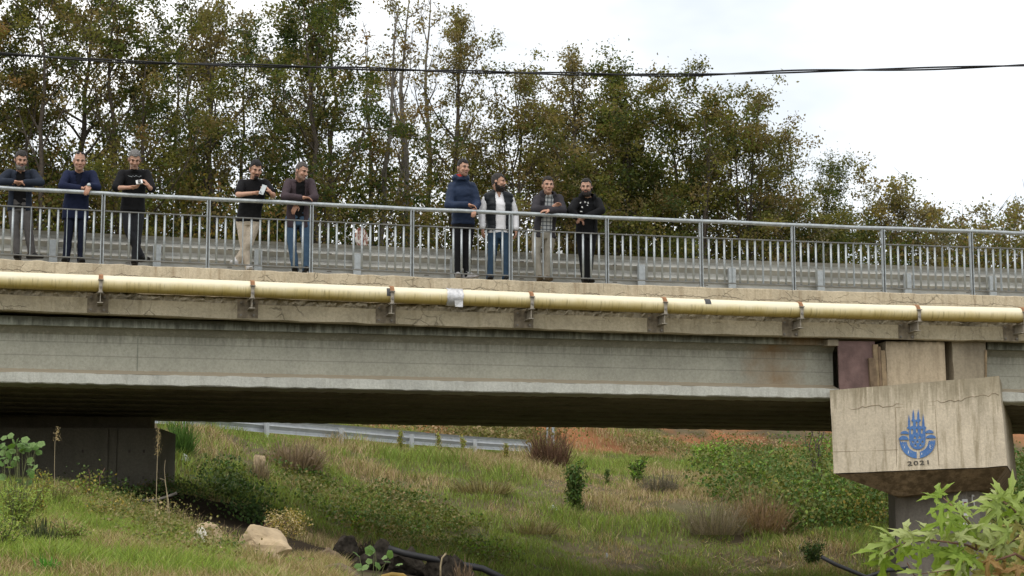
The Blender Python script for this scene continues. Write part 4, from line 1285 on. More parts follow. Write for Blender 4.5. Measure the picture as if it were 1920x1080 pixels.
    # --- shirt or jacket
    for gi, gm in enumerate(s['tops']):
        k = gm.get('k', 1.0); P = [torso(k, gm.get('hem', .10), bell=gm.get('bell', 1.03))]
        add = gm.get('add', .010)
        for i in (0, 1):
            sl = gm.get('sleeve', 'long')
            if gm.get('yoke'):
                P.append(capsule(neck + np.array([0, .01, -.03]), sh[i] * .82 + neck * .18, .07, .085))
                P.append(capsule(sh[i] * .82 + chest * .18, chest * .7 + sh[i] * .3 - np.array([0, 0, .05]), .085, .10))
            if sl != 'none':
                P.append(ellipsoid(sh[i] + np.array([0, 0, -.004]), (.058 + add, .060 + add, .050 + add)))
                P.append(capsule(neck + np.array([0, .015, -.022]), sh[i] + np.array([0, .005, -.004]), .050, .050 + add * .6))
            if sl == 'long':
                P += [capsule(sh[i], el[i], .056 + add, .048 + add), capsule(el[i], el[i] * .10 + wr[i] * .90, .047 + add, .036 + add)]
            elif sl == 'short':
                P.append(capsule(sh[i], sh[i] * .28 + el[i] * .72, .056 + add, .056 + add * 1.3))
            elif sl == 'elbow':
                P.append(capsule(sh[i], sh[i] * .05 + el[i] * .95, .056 + add, .055 + add * 1.2))
        if gm.get('collar'):
            cr = gm['collar']
            P.append(loft([(neck - np.array([0, 0, .03]), .085 + cr, .080 + cr), (neck + np.array([0, .005, .035]), .070 + cr, .068 + cr)]))
        if gm.get('hood'):
            P += [ellipsoid(neck + np.array([0, .085, .03]), (.125, .075, .075)), ellipsoid(neck + np.array([-.085, .02, .015]), (.05, .08, .055)), ellipsoid(neck + np.array([.085, .02, .015]), (.05, .08, .055))]
        V_, F_, N_ = remesh(P, .0135, 2)
        V_ = wrinkle(V_, N_, gm.get('fold', .007), 11, 20 + gi)
        if gm.get('quilt'):
            V_ = V_ + N_ * (.007 * np.abs(np.sin((V_[:, 2] - pel[2]) * math.pi / .075)) ** .6)[:, None]
        keep = np.ones(len(V_), bool)
        # neck hole
        d = V_ - (neck + np.array([0, -.02, .015 + gm.get('neckup', 0)]))
        keep &= ~((np.hypot(d[:, 0], d[:, 1]) < .085) & (d[:, 2] > -.005 + .35 * 0) & (np.hypot(d[:, 0], d[:, 1]) < gm.get('neckr', .075)) & (d[:, 2] > .0))
        if gm.get('open'):
            w0, w1, vneck = gm['open']                # half width of the front opening at the hem and at the chest; vneck = how far down
            zt = neck[2] + .05; zb_ = pel[2] - gm.get('hem', .1)
            ff = np.clip((V_[:, 2] - zb_) / (zt - zb_), 0, 1)
            xc = np.interp(V_[:, 2], [pel[2], chest[2], neck[2]], [pel[0], chest[0], neck[0]]) + gm.get('ox', 0)
            yc = np.interp(V_[:, 2], [pel[2], chest[2], neck[2]], [pel[1], chest[1], neck[1]])
            wv = w0 + (w1 - w0) * np.clip((ff - .35) / .6, 0, 1)
            if vneck < 1: wv = np.where(ff < 1 - vneck, -1, w1 * np.clip((ff - (1 - vneck)) / vneck, 0, 1))
            armd = np.full(len(V_), 9.)
            for i in (0, 1):
                for a, b2 in ((sh[i], el[i]), (el[i], wr[i])):
                    t_ = np.clip(((V_ - a) @ (b2 - a)) / ((b2 - a) @ (b2 - a)), 0, 1)
                    armd = np.minimum(armd, np.linalg.norm(V_ - (a + t_[:, None] * (b2 - a)), axis=1))
            keep &= ~((np.abs(V_[:, 0] - xc) < wv) & (V_[:, 1] < yc) & (armd > .085))
        V2, F2 = shell(V_, F_, N_, keep, np.full(len(V_), .004))
        g_ = part(gm['name'], V2, F2, CL[gm['mat']], person)
        s.setdefault('_mesh', {})[gm['name']] = (V2, g_)
    # --- trousers
    P = [loft([(pel + np.array([0, 0, -.13]), .150 * wd_, .112), (pel + np.array([0, 0, -.04]), .168 * wd_, .125 * wd_), (pel + np.array([0, 0, .07]), .160 * wd_, .122 * wd_)])]
    tr = s.get('tr', 1.0)
    for i in (0, 1):
        P += [capsule(hip[i], kn[i], .094 * tr, .070 * tr), capsule(kn[i], an[i] + np.array([0, .005, -.035]), .068 * tr, .058 * tr)]
    V_, F_, N_ = remesh(P, .0135, 2)
    V_ = wrinkle(V_, N_, .007, 10, 40)
    part('trousers', V_, F_, CL[s['trousers']], person)
    # --- shoes
    for i in (0, 1):
        t = np.array([*s.get('toe', ((-.15, -1), (.15, -1)))[i], 0.]); t /= np.linalg.norm(t)
        h0 = np.array([an[i][0], an[i][1], max(an[i][2] - .085, 0.0)])
        up = np.array([0, 0, 1.])
        P = [capsule(h0 + up * .045 - t * .05, h0 + up * .045 + t * .05, .046, .046), ellipsoid(h0 + t * .12 + up * .032, np.array([.048, .085, .034]), np.stack([np.cross(t, up), t, up], 1)), capsule(h0 + up * .05, h0 + up * .095, .047, .045),
             MBbox(h0 + t * .045 + up * .010, (.088, .25, .022), t)]
        V_, F_, N_ = remesh(P, .009, 2)
        V_[:, 2] = np.maximum(V_[:, 2], h0[2] + .001)
        part('shoe', V_, F_, CL[s['shoes']], person)
    return person

def MBbox(c, d, t):
    up = np.array([0, 0, 1.]); R = np.stack([np.cross(t, up), t, up], 1)
    m_ = MB().box(c, d, R)
    return m_.v, m_.f

def Z1(x, y, b): return onb(x / 4.1545, 260 + y / 4.1545, b)
def Z2(x, y, b): return onb(400 + x / 4.154, 270 + y / 4.154, b)
def Z3(x, y, b): return onb(800 + x / 4.153, 280 + y / 4.153, b)
def joints(Z, **k): return {n_: Z(*v) for n_, v in k.items()}

FWD, DOWN, UP_ = (0, -1, 0), (0, 0, -1), (0, 0, 1)
people = [
 dict(label='bearded man in dark denim jacket and grey trousers, leftmost at the railing', yaw=14, pitch=16, hair=(.020, .017, .015), greymix=.12, stubble=.75, beard=.006, beardcol=(.10, .09, .085), greybeard=.9, hairthick=.020,
      J=joints(Z1, head=(163, 172, .20), neck=(165, 262, .30), chest=(160, 352, .40), pelvis=(155, 505, .46), shL=(62, 258, .34), shR=(268, 262, .34), elL=(-12, 335, .17), elR=(318, 340, .17), wrL=(105, 336, .09), wrR=(185, 342, .11),
               hipL=(108, 520, .46), hipR=(202, 520, .46), knL=(115, 710, .40), knR=(222, 712, .40), anL=(140, 900, .34), anR=(250, 892, .42)),
      hand=[((1, -.1, -.05), (0, -.2, -1), 1, 20), ((-1, -.1, 0), (0, -.2, -1), -1, 20)], toe=((-.1, -1), (.9, -.5)),
      tops=[dict(name='shirt', mat='black', k=.97, hem=.10, sleeve='none'), dict(name='denim_jacket', mat='denim_dark', k=1.05, hem=.12, collar=.005, open=(.085, .045, 1))], trousers='grey_trouser', shoes='shoe_dark', tone=.92),
 dict(label='bald man in navy suit with sunglasses on his head', yaw=6, pitch=12, bald=True, hair=(.05, .045, .04), hairthick=.003, stubble=.25, beardcol=(.12, .10, .09), face=1.08, w=1.06,
      J=joints(Z1, head=(620, 180, .20), neck=(615, 262, .30), chest=(612, 345, .40), pelvis=(590, 510, .46), shL=(512, 268, .34), shR=(732, 270, .34), elL=(482, 368, .17), elR=(758, 378, .17), wrL=(628, 386, .13), wrR=(700, 364, .07),
               hipL=(545, 525, .46), hipR=(640, 525, .46), knL=(535, 720, .40), knR=(640, 722, .40), anL=(515, 925, .34), anR=(630, 930, .34)),
      hand=[((1, -.1, -.1), (0, 0, -1), 1, 25), ((-.35, -.35, -.85), (0, 1, -.3), -1, 22)],
      tops=[dict(name='shirt', mat='navy_dark', k=.97, hem=.08, sleeve='none'), dict(name='suit_jacket', mat='navy', k=1.06, hem=.24, collar=.002, open=(-.01, .055, .45), fold=.006)], trousers='navy_dark', shoes='shoe_dark', tone=1.0, acc='sunglasses'),
 dict(label='grey-haired man in black shirt and dark jeans looking down at a small camera', yaw=4, pitch=30, hair=(.13, .125, .12), greymix=.35, hairthick=.020, stubble=.35, beardcol=(.20, .19, .18), w=1.04,
      J=joints(Z1, head=(1048, 165, .20), neck=(1045, 248, .30), chest=(1045, 345, .40), pelvis=(1035, 520, .46), shL=(938, 264, .34), shR=(1155, 264, .34), elL=(905, 385, .17), elR=(1180, 395, .17), wrL=(1010, 380, .06), wrR=(1158, 372, .06),
               hipL=(988, 540, .46), hipR=(1082, 540, .46), knL=(1005, 730, .36), knR=(1072, 735, .42), anL=(1105, 915, .44), anR=(1050, 940, .36)),
      hand=[((1, -.1, .12), (0, .5, 1), -1, 40), ((-.55, -.1, .8), (-.8, .4, -.3), 1, 40)], toe=((.6, -1), (-.1, -1)),
      tops=[dict(name='shirt', mat='black', k=1.04, hem=.10, sleeve='elbow', collar=-.004, neckr=.06)], trousers='dark_jean', shoes='shoe_dark', tone=1.0, prints='scribble'),
 dict(label='man in black t-shirt and beige trousers looking at his phone', yaw=12, pitch=26, hair=(.012, .011, .011), hairthick=.018, stubble=.8, beard=.008, goatee=True, beardcol=(.016, .014, .013), w=1.08, face=1.08,
      J=joints(Z2, head=(330, 200, .20), neck=(318, 280, .30), chest=(308, 385, .40), pelvis=(275, 575, .46), shL=(212, 298, .34), shR=(418, 298, .34), elL=(192, 396, .17), elR=(468, 402, .17), wrL=(318, 382, .06), wrR=(444, 378, .06),
               hipL=(222, 595, .46), hipR=(328, 595, .46), knL=(238, 770, .40), knR=(275, 775, .36), anL=(275, 945, .36), anR=(180, 905, .42)),
      hand=[((1, -.1, .1), (0, .5, 1), -1, 40), ((-.6, -.1, .75), (-.8, .4, -.3), 1, 40)], toe=((.1, -1), (-.5, -1)),
      tops=[dict(name='t_shirt', mat='black', k=1.05, hem=.07, sleeve='short', neckr=.07)], trousers='beige', shoes='shoe_white', tone=1.03),
 dict(label='man in plum grey blazer and blue jeans looking down to the right', yaw=38, pitch=20, hair=(.055, .048, .042), greymix=.18, hairthick=.008, hairline=.066, stubble=.5, beardcol=(.14, .12, .11),
      J=joints(Z2, head=(688, 214, .20), neck=(668, 288, .30), chest=(662, 380, .40), pelvis=(655, 575, .46), shL=(575, 292, .34), shR=(768, 292, .34), elL=(552, 410, .17), elR=(792, 414, .17), wrL=(690, 418, .09), wrR=(655, 470, .17),
               hipL=(605, 590, .46), hipR=(705, 590, .46), knL=(612, 780, .40), knR=(722, 780, .40), anL=(638, 955, .34), anR=(722, 958, .34)),
      hand=[((1, -.15, 0), (0, -.1, -1), 1, 28), ((-.5, -.15, -.8), (.3, 1, 0), 1, 35)],
      tops=[dict(name='shirt', mat='black', k=.97, hem=.05, sleeve='none', neckr=.07), dict(name='blazer', mat='maroon', k=1.05, hem=.17, collar=.004, open=(.06, .06, 1), ox=.015)], trousers='jean', shoes='shoe_dark', tone=.98),
 dict(label='tall man in navy hooded jacket and black trousers', yaw=22, pitch=6, hair=(.016, .014, .013), hairthick=.016, stubble=.45, beardcol=(.05, .04, .035), roll=0,
      J=joints(Z3, head=(284, 148, .24), neck=(268, 232, .30), chest=(270, 345, .38), pelvis=(285, 570, .44), shL=(190, 285, .34), shR=(362, 285, .38), elL=(172, 435, .26), elR=(392, 420, .34), wrL=(318, 432, .11), wrR=(372, 462, .14),
               hipL=(248, 590, .44), hipR=(330, 590, .46), knL=(250, 790, .38), knR=(315, 790, .42), anL=(245, 962, .32), anR=(318, 962, .32)),
      hand=[((1, -.15, -.15), (0, -.1, -1), 1, 35), ((-.2, -.6, -.6), (0, .6, -1), -1, 40)], toe=((-.2, -1), (.8, -.7)),
      tops=[dict(name='hooded_jacket', mat='puffer_navy', k=1.10, hem=.04, collar=.012, hood=True, add=.020, fold=.010, neckup=.05, neckr=.04)], trousers='black', shoes='shoe_grey', tone=1.0, acc='red_collar'),
 dict(label='bearded man in white shirt and black quilted vest, arms hanging down', yaw=58, pitch=2, hair=(.030, .027, .025), greymix=.08, hairthick=.016, stubble=.8, beard=.009, beardcol=(.032, .025, .021), w=1.06,
      J=joints(Z3, head=(560, 258, .38), neck=(556, 335, .44), chest=(560, 440, .46), pelvis=(565, 640, .48), shL=(452, 378, .46), shR=(662, 378, .46), elL=(430, 510, .50), elR=(690, 520, .50), wrL=(436, 612, .42), wrR=(696, 622, .42),
               hipL=(520, 655, .48), hipR=(608, 655, .48), knL=(510, 830, .42), knR=(612, 830, .42), anL=(492, 985, .34), anR=(615, 990, .34)),
      hand=[((.02, -.15, -1), (1, .3, 0), -1, 30), ((-.02, -.15, -1), (-1, .3, 0), 1, 30)],
      tops=[dict(name='white_shirt', mat='white', k=1.02, hem=.04, neckr=.075, open=(-.01, .05, .20)), dict(name='quilted_vest', mat='vest', k=1.15, hem=-.03, sleeve='none', yoke=True, collar=.010, open=(.075, .055, 1), quilt=True)], trousers='jean_dark', shoes='shoe_dark', tone=1.0),
 dict(label='man with folded arms in dark grey jacket over plaid shirt', yaw=-3, pitch=6, hair=(.022, .018, .015), hairthick=.018, hairline=.068, stubble=.12, beardcol=(.2, .12, .09),
      J=joints(Z3, head=(945, 284, .20), neck=(945, 358, .30), chest=(942, 440, .40), pelvis=(915, 640, .46), shL=(852, 378, .34), shR=(1042, 376, .34), elL=(842, 472, .18), elR=(1060, 474, .18), wrL=(975, 462, .12), wrR=(960, 478, .07),
               hipL=(866, 655, .46), hipR=(962, 655, .46), knL=(850, 820, .40), knR=(948, 820, .40), anL=(878, 985, .34), anR=(935, 990, .34)),
      hand=[((.7, -.1, .6), (0, -.6, -.4), 1, 40), ((-1, .1, 0), (0, .5, -1), 1, 30)],
      tops=[dict(name='plaid_shirt', mat='plaid', k=.98, hem=.05, sleeve='none', neckr=.066, collar=-.004), dict(name='jacket', mat='jacket_grey', k=1.06, hem=.11, collar=.010, hood=True, add=.016, fold=.010, open=(.085, .05, 1))], trousers='jean_grey', shoes='shoe_brown', tone=.98),
 dict(label='bearded man in black hooded top, rightmost at the railing', yaw=-20, pitch=10, hair=(.018, .015, .013), hairthick=.010, hairline=.070, stubble=.8, beard=.009, beardcol=(.028, .022, .019),
      J=joints(Z3, head=(1242, 298, .22), neck=(1254, 375, .30), chest=(1250, 470, .40), pelvis=(1245, 640, .46), shL=(1156, 400, .36), shR=(1342, 400, .36), elL=(1120, 476, .20), elR=(1362, 478, .20), wrL=(1168, 530, .20), wrR=(1232, 530, .18),
               hipL=(1205, 655, .46), hipR=(1285, 655, .46), knL=(1215, 830, .40), knR=(1268, 835, .40), anL=(1232, 1000, .34), anR=(1258, 1004, .38)),
      hand=[((.8, -.2, -.45), (0, .5, -1), 1, 35), ((-.9, -.2, -.35), (0, .5, -1), -1, 35)],
      tops=[dict(name='t_shirt', mat='black', k=.98, hem=.08, sleeve='none', neckr=.066), dict(name='hooded_top', mat='black', k=1.06, hem=.06, hood=True, collar=.004, add=.014, open=(.08, .06, 1))], trousers='black', shoes='shoe_dark', tone=.96, prints='patches'),
]
figs = []
for s in people:
    figs.append(make_person(s))
M['glass_dark'] = simple('dark_lens', (.02, .02, .025), .15, 0, spec=.6)
for s, pr_ in zip(people, figs):
    J = s['J']; base = np.array([J['pelvis'][0], J['pelvis'][1], kerb_z(J['pelvis'][0]) + .03])
    R = rotm(s.get('yaw', 0), s.get('pitch', 0)) * 1.08; head = np.array(J['head']) - base
    def T(p): return head + R @ np.array(p)
    if s.get('acc') == 'sunglasses':
        mb = MB()
        f = MB().tube([T((-.066, -.03, .105)), T((-.035, -.062, .125)), T((0, -.066, .128)), T((.035, -.062, .125)), T((.066, -.03, .105)), T((.08, .03, .03))], .004, 6)
        sg = f.build('sunglasses', M['glass_dark'], pr_)
        for sx in (-.032, .032):
            V, F_ = ellipsoid(T((sx, -.062, .118)), (.024, .008, .016), R)
            part('lens', np.array(V), F_, M['glass_dark'], sg)
        w_ = np.array(J['wrR']) - base
        d = np.array(J['wrR']) - np.array(J['elR']); d /= np.linalg.norm(d)
        V, F_ = capsule(w_ + d * .002, w_ + d * .016, .035, .034)
        part('wristwatch', np.array(V), F_, M['galv'], pr_)
    if s.get('acc') == 'red_collar':
        nk = np.array(J['neck']) - base
        V, F_ = loft([(nk + np.array([-.004, -.022, .0]), .058, .056), (nk + np.array([-.006, -.016, .066]), .074, .066)])
        part('red_lining', np.array(V), F_[:-36], CL['red'], pr_)
    if s.get('prints'):
        nm = 't_shirt' if s['prints'] == 'patches' else 'shirt'
        V, g_ = s['_mesh'][nm]
        def surf(x, z):
            near = V[(np.abs(V[:, 0] - x) < .025) & (np.abs(V[:, 2] - z) < .03)]
            return near[:, 1].min() if len(near) else 0
        if s['prints'] == 'patches':
            spots = [(1200, 415, 16, 10, 20), (1232, 412, 12, 12, -30), (1255, 418, 10, 14, 15), (1188, 440, 12, 9, 40), (1212, 450, 14, 12, -20), (1250, 437, 9, 8, 0), (1208, 482, 24, 9, 5)]
            Z = Z3
        else:
            spots = [(1000 + i * 12, 292 + (i * 7 % 5) * 2, 11, 1.6 + (i % 3), (i * 37) % 30 - 15) for i in range(9)]
            Z = Z1
        for x, y, w_, h_, a in spots:
            q = Z(x, y, .28) - base
            yy = surf(q[0], q[2]) - .003
            c_, s_ = math.cos(RAD(a)), math.sin(RAD(a))
            wv, hv = w_ / 4.15 / 126, h_ / 4.15 / 126
            mb = MB().hexa([(q[0] + dx * c_ - dz * s_, yy + dy, q[2] + dx * s_ + dz * c_) for dx in (-wv / 2, wv / 2) for dy in (0, .004) for dz in (-hv / 2, hv / 2)])
            mb.build('print_mark', M['white'] if nm == 't_shirt' else M['galv'], pr_)
# phones held in the hands
for Z, (x, y), lab, tilt, sz in ((Z1, (1085, 338), 'small pale camera held by the grey-haired man in black', 12, (.095, .022, .065)), (Z2, (386, 356), 'phone with pale case held by the man in beige trousers', 68, (.15, .010, .076))):
    q = Z(x, y, .00)
    t = empty('camera' if sz[1] > .015 else 'phone', tuple(b2w(*q)), PSI, lab, 'camera' if sz[1] > .015 else 'phone')
    Rm = np.array(Matrix.Rotation(RAD(-tilt), 3, 'Y') @ Matrix.Rotation(RAD(-25), 3, 'X'))
    MB().box((0, 0, 0), sz, Rm).build('casing', M['foil'] if sz[1] > .015 else M['galv'], t)
    if sz[1] > .015:
        a, b_ = Rm @ np.array([.0, -.012, -.005]), Rm @ np.array([.0, -.035, -.005])
        MB().tube([a, b_], .024, 14).build('lens', M['glass_dark'], t)
    else:
        for dx, dz in ((.055, .018), (.055, -.004), (.035, .018)):
            a, b_ = Rm @ np.array([-dx, -.006, dz]), Rm @ np.array([-dx, -.009, dz])
            MB().tube([a, b_], .008, 8).build('lens', M['glass_dark'], t)
# ------------------------------------------------------------------ trees
PAL = {'green': (.060, .075, .020), 'olive': (.105, .100, .028), 'brown': (.128, .094, .042), 'rust': (.155, .090, .036), 'dark': (.026, .040, .015), 'yellow': (.22, .165, .035), 'grey': (.13, .115, .075),
       'bright': (.13, .22, .03), 'dry': (.23, .165, .095), 'straw': (.34, .27, .15), 'grass': (.125, .175, .035), 'grass2': (.20, .25, .05), 'bramble': (.045, .085, .022)}

def pal_pick(rg, n, weights):
    ks = list(weights); w = np.array([weights[k] for k in ks], float); w /= w.sum()
    C = np.array([PAL[k] for k in ks])[rg.choice(len(ks), n, p=w)]
    return C * 1.75 * rg.uniform(.86, 1.14, (n, 1))

def leaf_quads(rg, C, size, cols, up=.25, aspect=.6):
    """one small folded leaf of four corners at each centre"""
    n = len(C)
    d = rg.normal(size=(n, 3)); d[:, 2] -= up * .5; d /= np.linalg.norm(d, axis=1)[:, None]
    e = rg.normal(size=(n, 3)); e -= d * (e * d).sum(1)[:, None]; e /= np.linalg.norm(e, axis=1)[:, None]
    nn = np.cross(d, e)
    s = (size * rg.uniform(.5, 1.5, n))[:, None]
    V = np.stack([C - d * s * .5, C + e * s * .5 * aspect + nn * s * .12, C + d * s * .5, C - e * s * .5 * aspect + nn * s * .12], 1).reshape(-1, 3)
    F = np.arange(4 * n).reshape(n, 4)
    return V, F, np.repeat(cols, 4, axis=0)

def gen_tree(seed, H, crown0, rx, nlimb, leaves, lsize, weights, stems=1, lean=.06, fill=.42, elev=(30, 60), low=1.0, clump=.36):
    rg = np.random.default_rng(seed); leaves = int(leaves * 1.45); lsize *= .86
    wood = MB(); pts, hts = [], []
    for st in range(stems):
        az0 = rg.uniform(0, 6.28); sp = 0 if stems == 1 else .35 + .25 * rg.random()
        tr = [np.array([math.cos(az0) * sp * .3, math.sin(az0) * sp * .3, -.5])]
        ht = H * (1 if st == 0 else rg.uniform(.72, .95)); nseg = 12
        drift = np.array([math.cos(az0), math.sin(az0), 0]) * sp * .12 + rg.normal(size=3) * [lean, lean, 0] * .5
        for k in range(nseg):
            tr.append(tr[-1] + np.array([0, 0, (ht + .5) / nseg]) + drift + rg.normal(size=3) * [.10, .10, 0])
        r0 = .016 * H * (1 if stems == 1 else .72)
        wood.tube(tr, [r0 * (1 - .93 * (k / nseg)) + .006 for k in range(nseg + 1)], 7)
        tr = np.array(tr)
        nl = nlimb // stems
        for i in range(nl):
            f = (i + rg.uniform(.1, .9)) / nl
            h = crown0 + (ht * .97 - crown0) * f
            p = np.array([np.interp(h, tr[:, 2], tr[:, j]) for j in range(3)])
            prof = math.sin(math.pi * min(1, .18 * low + .76 * f ** .9)) ** .6 * .88 + .12
            Ln = rx * prof * rg.uniform(.65, 1.2)
            az = i * 2.399 + rg.uniform(-.5, .5); ev = RAD(rg.uniform(*elev) + 18 * f)
            d = np.array([math.cos(az) * math.cos(ev), math.sin(az) * math.cos(ev), math.sin(ev)])
            path = [p]
            for k in range(6):
                d = d + rg.normal(size=3) * .17 + np.array([0, 0, .05]); d /= np.linalg.norm(d)
                path.append(path[-1] + d * Ln / 6)
            rl = max(.012, r0 * .38 * (1 - .7 * f))
            wood.tube(path, [rl * (1 - .85 * k / 6) for k in range(7)], 5, False)
            for k in range(2, 7):
                for _ in range(2):
                    d2 = d + rg.normal(size=3) * .75 + [0, 0, .15]; d2 /= np.linalg.norm(d2)
                    L2 = Ln * rg.uniform(.15, .36)
                    q1 = path[k] + d2 * L2 * .5 + rg.normal(size=3) * .05; q2 = q1 + (d2 + rg.normal(size=3) * .3) * L2 * .5
                    wood.tube([path[k], q1, q2], [.014, .009, .004], 3, False)
                    pts += [q1, q2, (q1 + q2) / 2]
                    hts += [h] * 3
    pts = np.array(pts)
    keepc = rg.random(len(pts)) < fill
    pc = pts[keepc]
    # clump colour follows the twig, so whole sprays are greener or browner
    ccol = pal_pick(rg, len(pc), weights) * rg.uniform(.72, 1.2, (len(pc), 1))
    kk = rg.integers(0, len(pc), leaves)
    wide = np.where(rg.random(leaves) < .05, clump, clump * .46)[:, None]
    C = pc[kk] + rg.normal(size=(leaves, 3)) * wide * np.array([1, 1, .75])
    cols = ccol[kk] * .75 + pal_pick(rg, leaves, weights) * .25
    V, F, c = leaf_quads(rg, C, lsize, cols)
    return wood, (V, F, c)

TK = {
 'T1': dict(H=13, crown0=2.5, rx=3.8, nlimb=30, leaves=14875, lsize=0.126, weights=dict(brown=3, olive=4, rust=1, dark=1.5), fill=.45, elev=(18, 52)),
 'T2': dict(H=13, crown0=2.0, rx=3.6, nlimb=28, leaves=13125, lsize=0.118, weights=dict(green=3, olive=4, brown=2, dark=2), stems=2, fill=.42, elev=(18, 52)),
 'T3': dict(H=13, crown0=1.8, rx=3.5, nlimb=30, leaves=15750, lsize=0.118, weights=dict(dark=4, green=3, olive=2, brown=1), stems=2, fill=.48, elev=(18, 52)),
 'T4': dict(H=13, crown0=3.0, rx=2.9, nlimb=24, leaves=7350, lsize=0.118, weights=dict(olive=3, grey=2, brown=3), fill=.36, elev=(25, 60)),
 'B1': dict(H=13, crown0=3.5, rx=2.3, nlimb=18, leaves=2625, lsize=0.126, weights=dict(brown=4, olive=2, rust=1), fill=.13, elev=(35, 65), stems=2),
 'B2': dict(H=13, crown0=3.0, rx=1.9, nlimb=20, leaves=1225, lsize=0.111, weights=dict(brown=3, grey=2), fill=.10, elev=(45, 72), stems=2),
 'D1': dict(H=11, crown0=1.0, rx=3.7, nlimb=40, leaves=21875, lsize=0.122, weights=dict(olive=4, brown=2.2, green=2.5, dark=1.2), stems=3, fill=.5, clump=.42, elev=(15, 50)),
 'D2': dict(H=11, crown0=.8, rx=3.4, nlimb=40, leaves=21000, lsize=0.118, weights=dict(green=3, olive=3, dark=2, brown=1.2), stems=2, fill=.5, clump=.42, elev=(15, 50)),
 'D3': dict(H=11, crown0=1.2, rx=3.5, nlimb=38, leaves=16625, lsize=0.118, weights=dict(brown=3.2, olive=3, grey=1.5, green=1), stems=3, fill=.42, clump=.40, elev=(15, 50)),
 'S1': dict(H=8, crown0=.8, rx=3.0, nlimb=34, leaves=9800, lsize=0.126, weights=dict(olive=3, brown=3, yellow=1, grey=2), stems=3, fill=.42),
 'S2': dict(H=7, crown0=.6, rx=3.2, nlimb=34, leaves=7525, lsize=0.118, weights=dict(grey=3, brown=3, olive=2), stems=3, fill=.38, elev=(25, 60)),
}
TM = {}
for i, (k, a) in enumerate(TK.items()):
    wood, (V, F, c) = gen_tree(100 + i * 7, **a)
    wm = wood.mesh('trunk', True); wm.materials.append(M['bark_grey'] if k[0] in 'BS' else M['bark'])
    lm = np_mesh('crown', V, F, c); lm.materials.append(M['leaf'])
    TM[k] = (wm, lm, float(np.percentile(V[:, 2], 99.3)))

TREES = [(-40, 50, -70, 'T1', 'brownish tree at the left edge, its crown cut by the frame'),
         (55, 49, -90, 'T2', 'tall tree rising above the man in the denim jacket'),
         (150, 51, -80, 'T1', 'rust-tinged tree rising above the bald man in the navy suit'),
         (248, 49, -110, 'T2', 'tall leafy tree rising above the grey-haired man in black'),
         (335, 54, -30, 'T3', 'dark green tree just right of the grey-haired man'),
         (415, 50, 0, 'T4', 'slender tree left of the man in beige trousers, sky beside its trunk'),
         (478, 55, 30, 'T3', 'dark tree directly behind the man in beige trousers'),
         (540, 51, -40, 'T4', 'thin pale tree directly behind the man in the plum blazer'),
         (608, 50, -60, 'T3', 'dense upright tree just right of the man in the plum blazer'),
         (698, 52, -25, 'B1', 'half-bare tree with brown leaf clumps above the round rusty sign'),
         (765, 54, 0, 'B2', 'bare twiggy tree between rusty sign and man in navy hooded jacket'),
         (816, 57, 20, 'B2', 'second bare tree, just left of the man in the navy hooded jacket'),
         (870, 54, 28, 'T4', 'narrow sparse tree directly above the man in the navy hooded jacket'),
         (955, 56, 140, 'D3', 'brownish round tree behind the man in white shirt and vest'),
         (1052, 57, 92, 'T4', 'sparse tree poking above the crowns behind the man in plaid'),
         (1120, 58, 150, 'D1', 'olive round tree behind the rightmost bearded man'),
         (1212, 57, 128, 'D2', 'green dense tree, tallest right of the people'),
         (1295, 60, 145, 'D1', 'broad olive tree right of the tallest green tree'),
         (1392, 61, 180, 'D3', 'brown-olive tree whose top stands clear against white sky'),
         (1452, 63, 245, 'D2', 'lower tree on the right shoulder of the dense wood'),
         (1540, 66, 292, 'D2', 'small dark tree standing apart right of the dense wood'),
         (1690, 70, 318, 'S1', 'yellowing small tree with loose crown above the right railing'),
         (1790, 76, 395, 'S2', 'low greyish thicket tree between the two yellowing trees'),
         (1870, 72, 382, 'S2', 'pale autumn tree at the far right above the railing'),
         (1975, 72, 385, 'S1', 'yellowing tree cut by the right edge of the frame')]
rt = random.Random(3)
TREES = [(px, Y + 6 + px * .008 if px < 900 else 67 + (px - 900) * .012, top, k, l) for px, Y, top, k, l in TREES]
for px, Y, top, kind, lab in TREES:
    p = at(px, 470, Y)
    zb = gz(p[0], Y)
    ztop = at(px, top, Y)[2]
    wm, lm, H0 = TM[kind]
    sc = (ztop - zb) / H0
    t = empty('tree', (p[0], Y, zb), rt.uniform(0, 6.28), lab, 'tree', 'trees of the wood behind the bridge')
    sxy = sc * (1.0 if kind[0] in 'TB' else 1.05) * rt.uniform(.93, 1.07)
    for nm, me in (('trunk', wm), ('crown', lm)):
        o = obj(nm, me, None, t); o.scale = (sxy, sxy, sc)

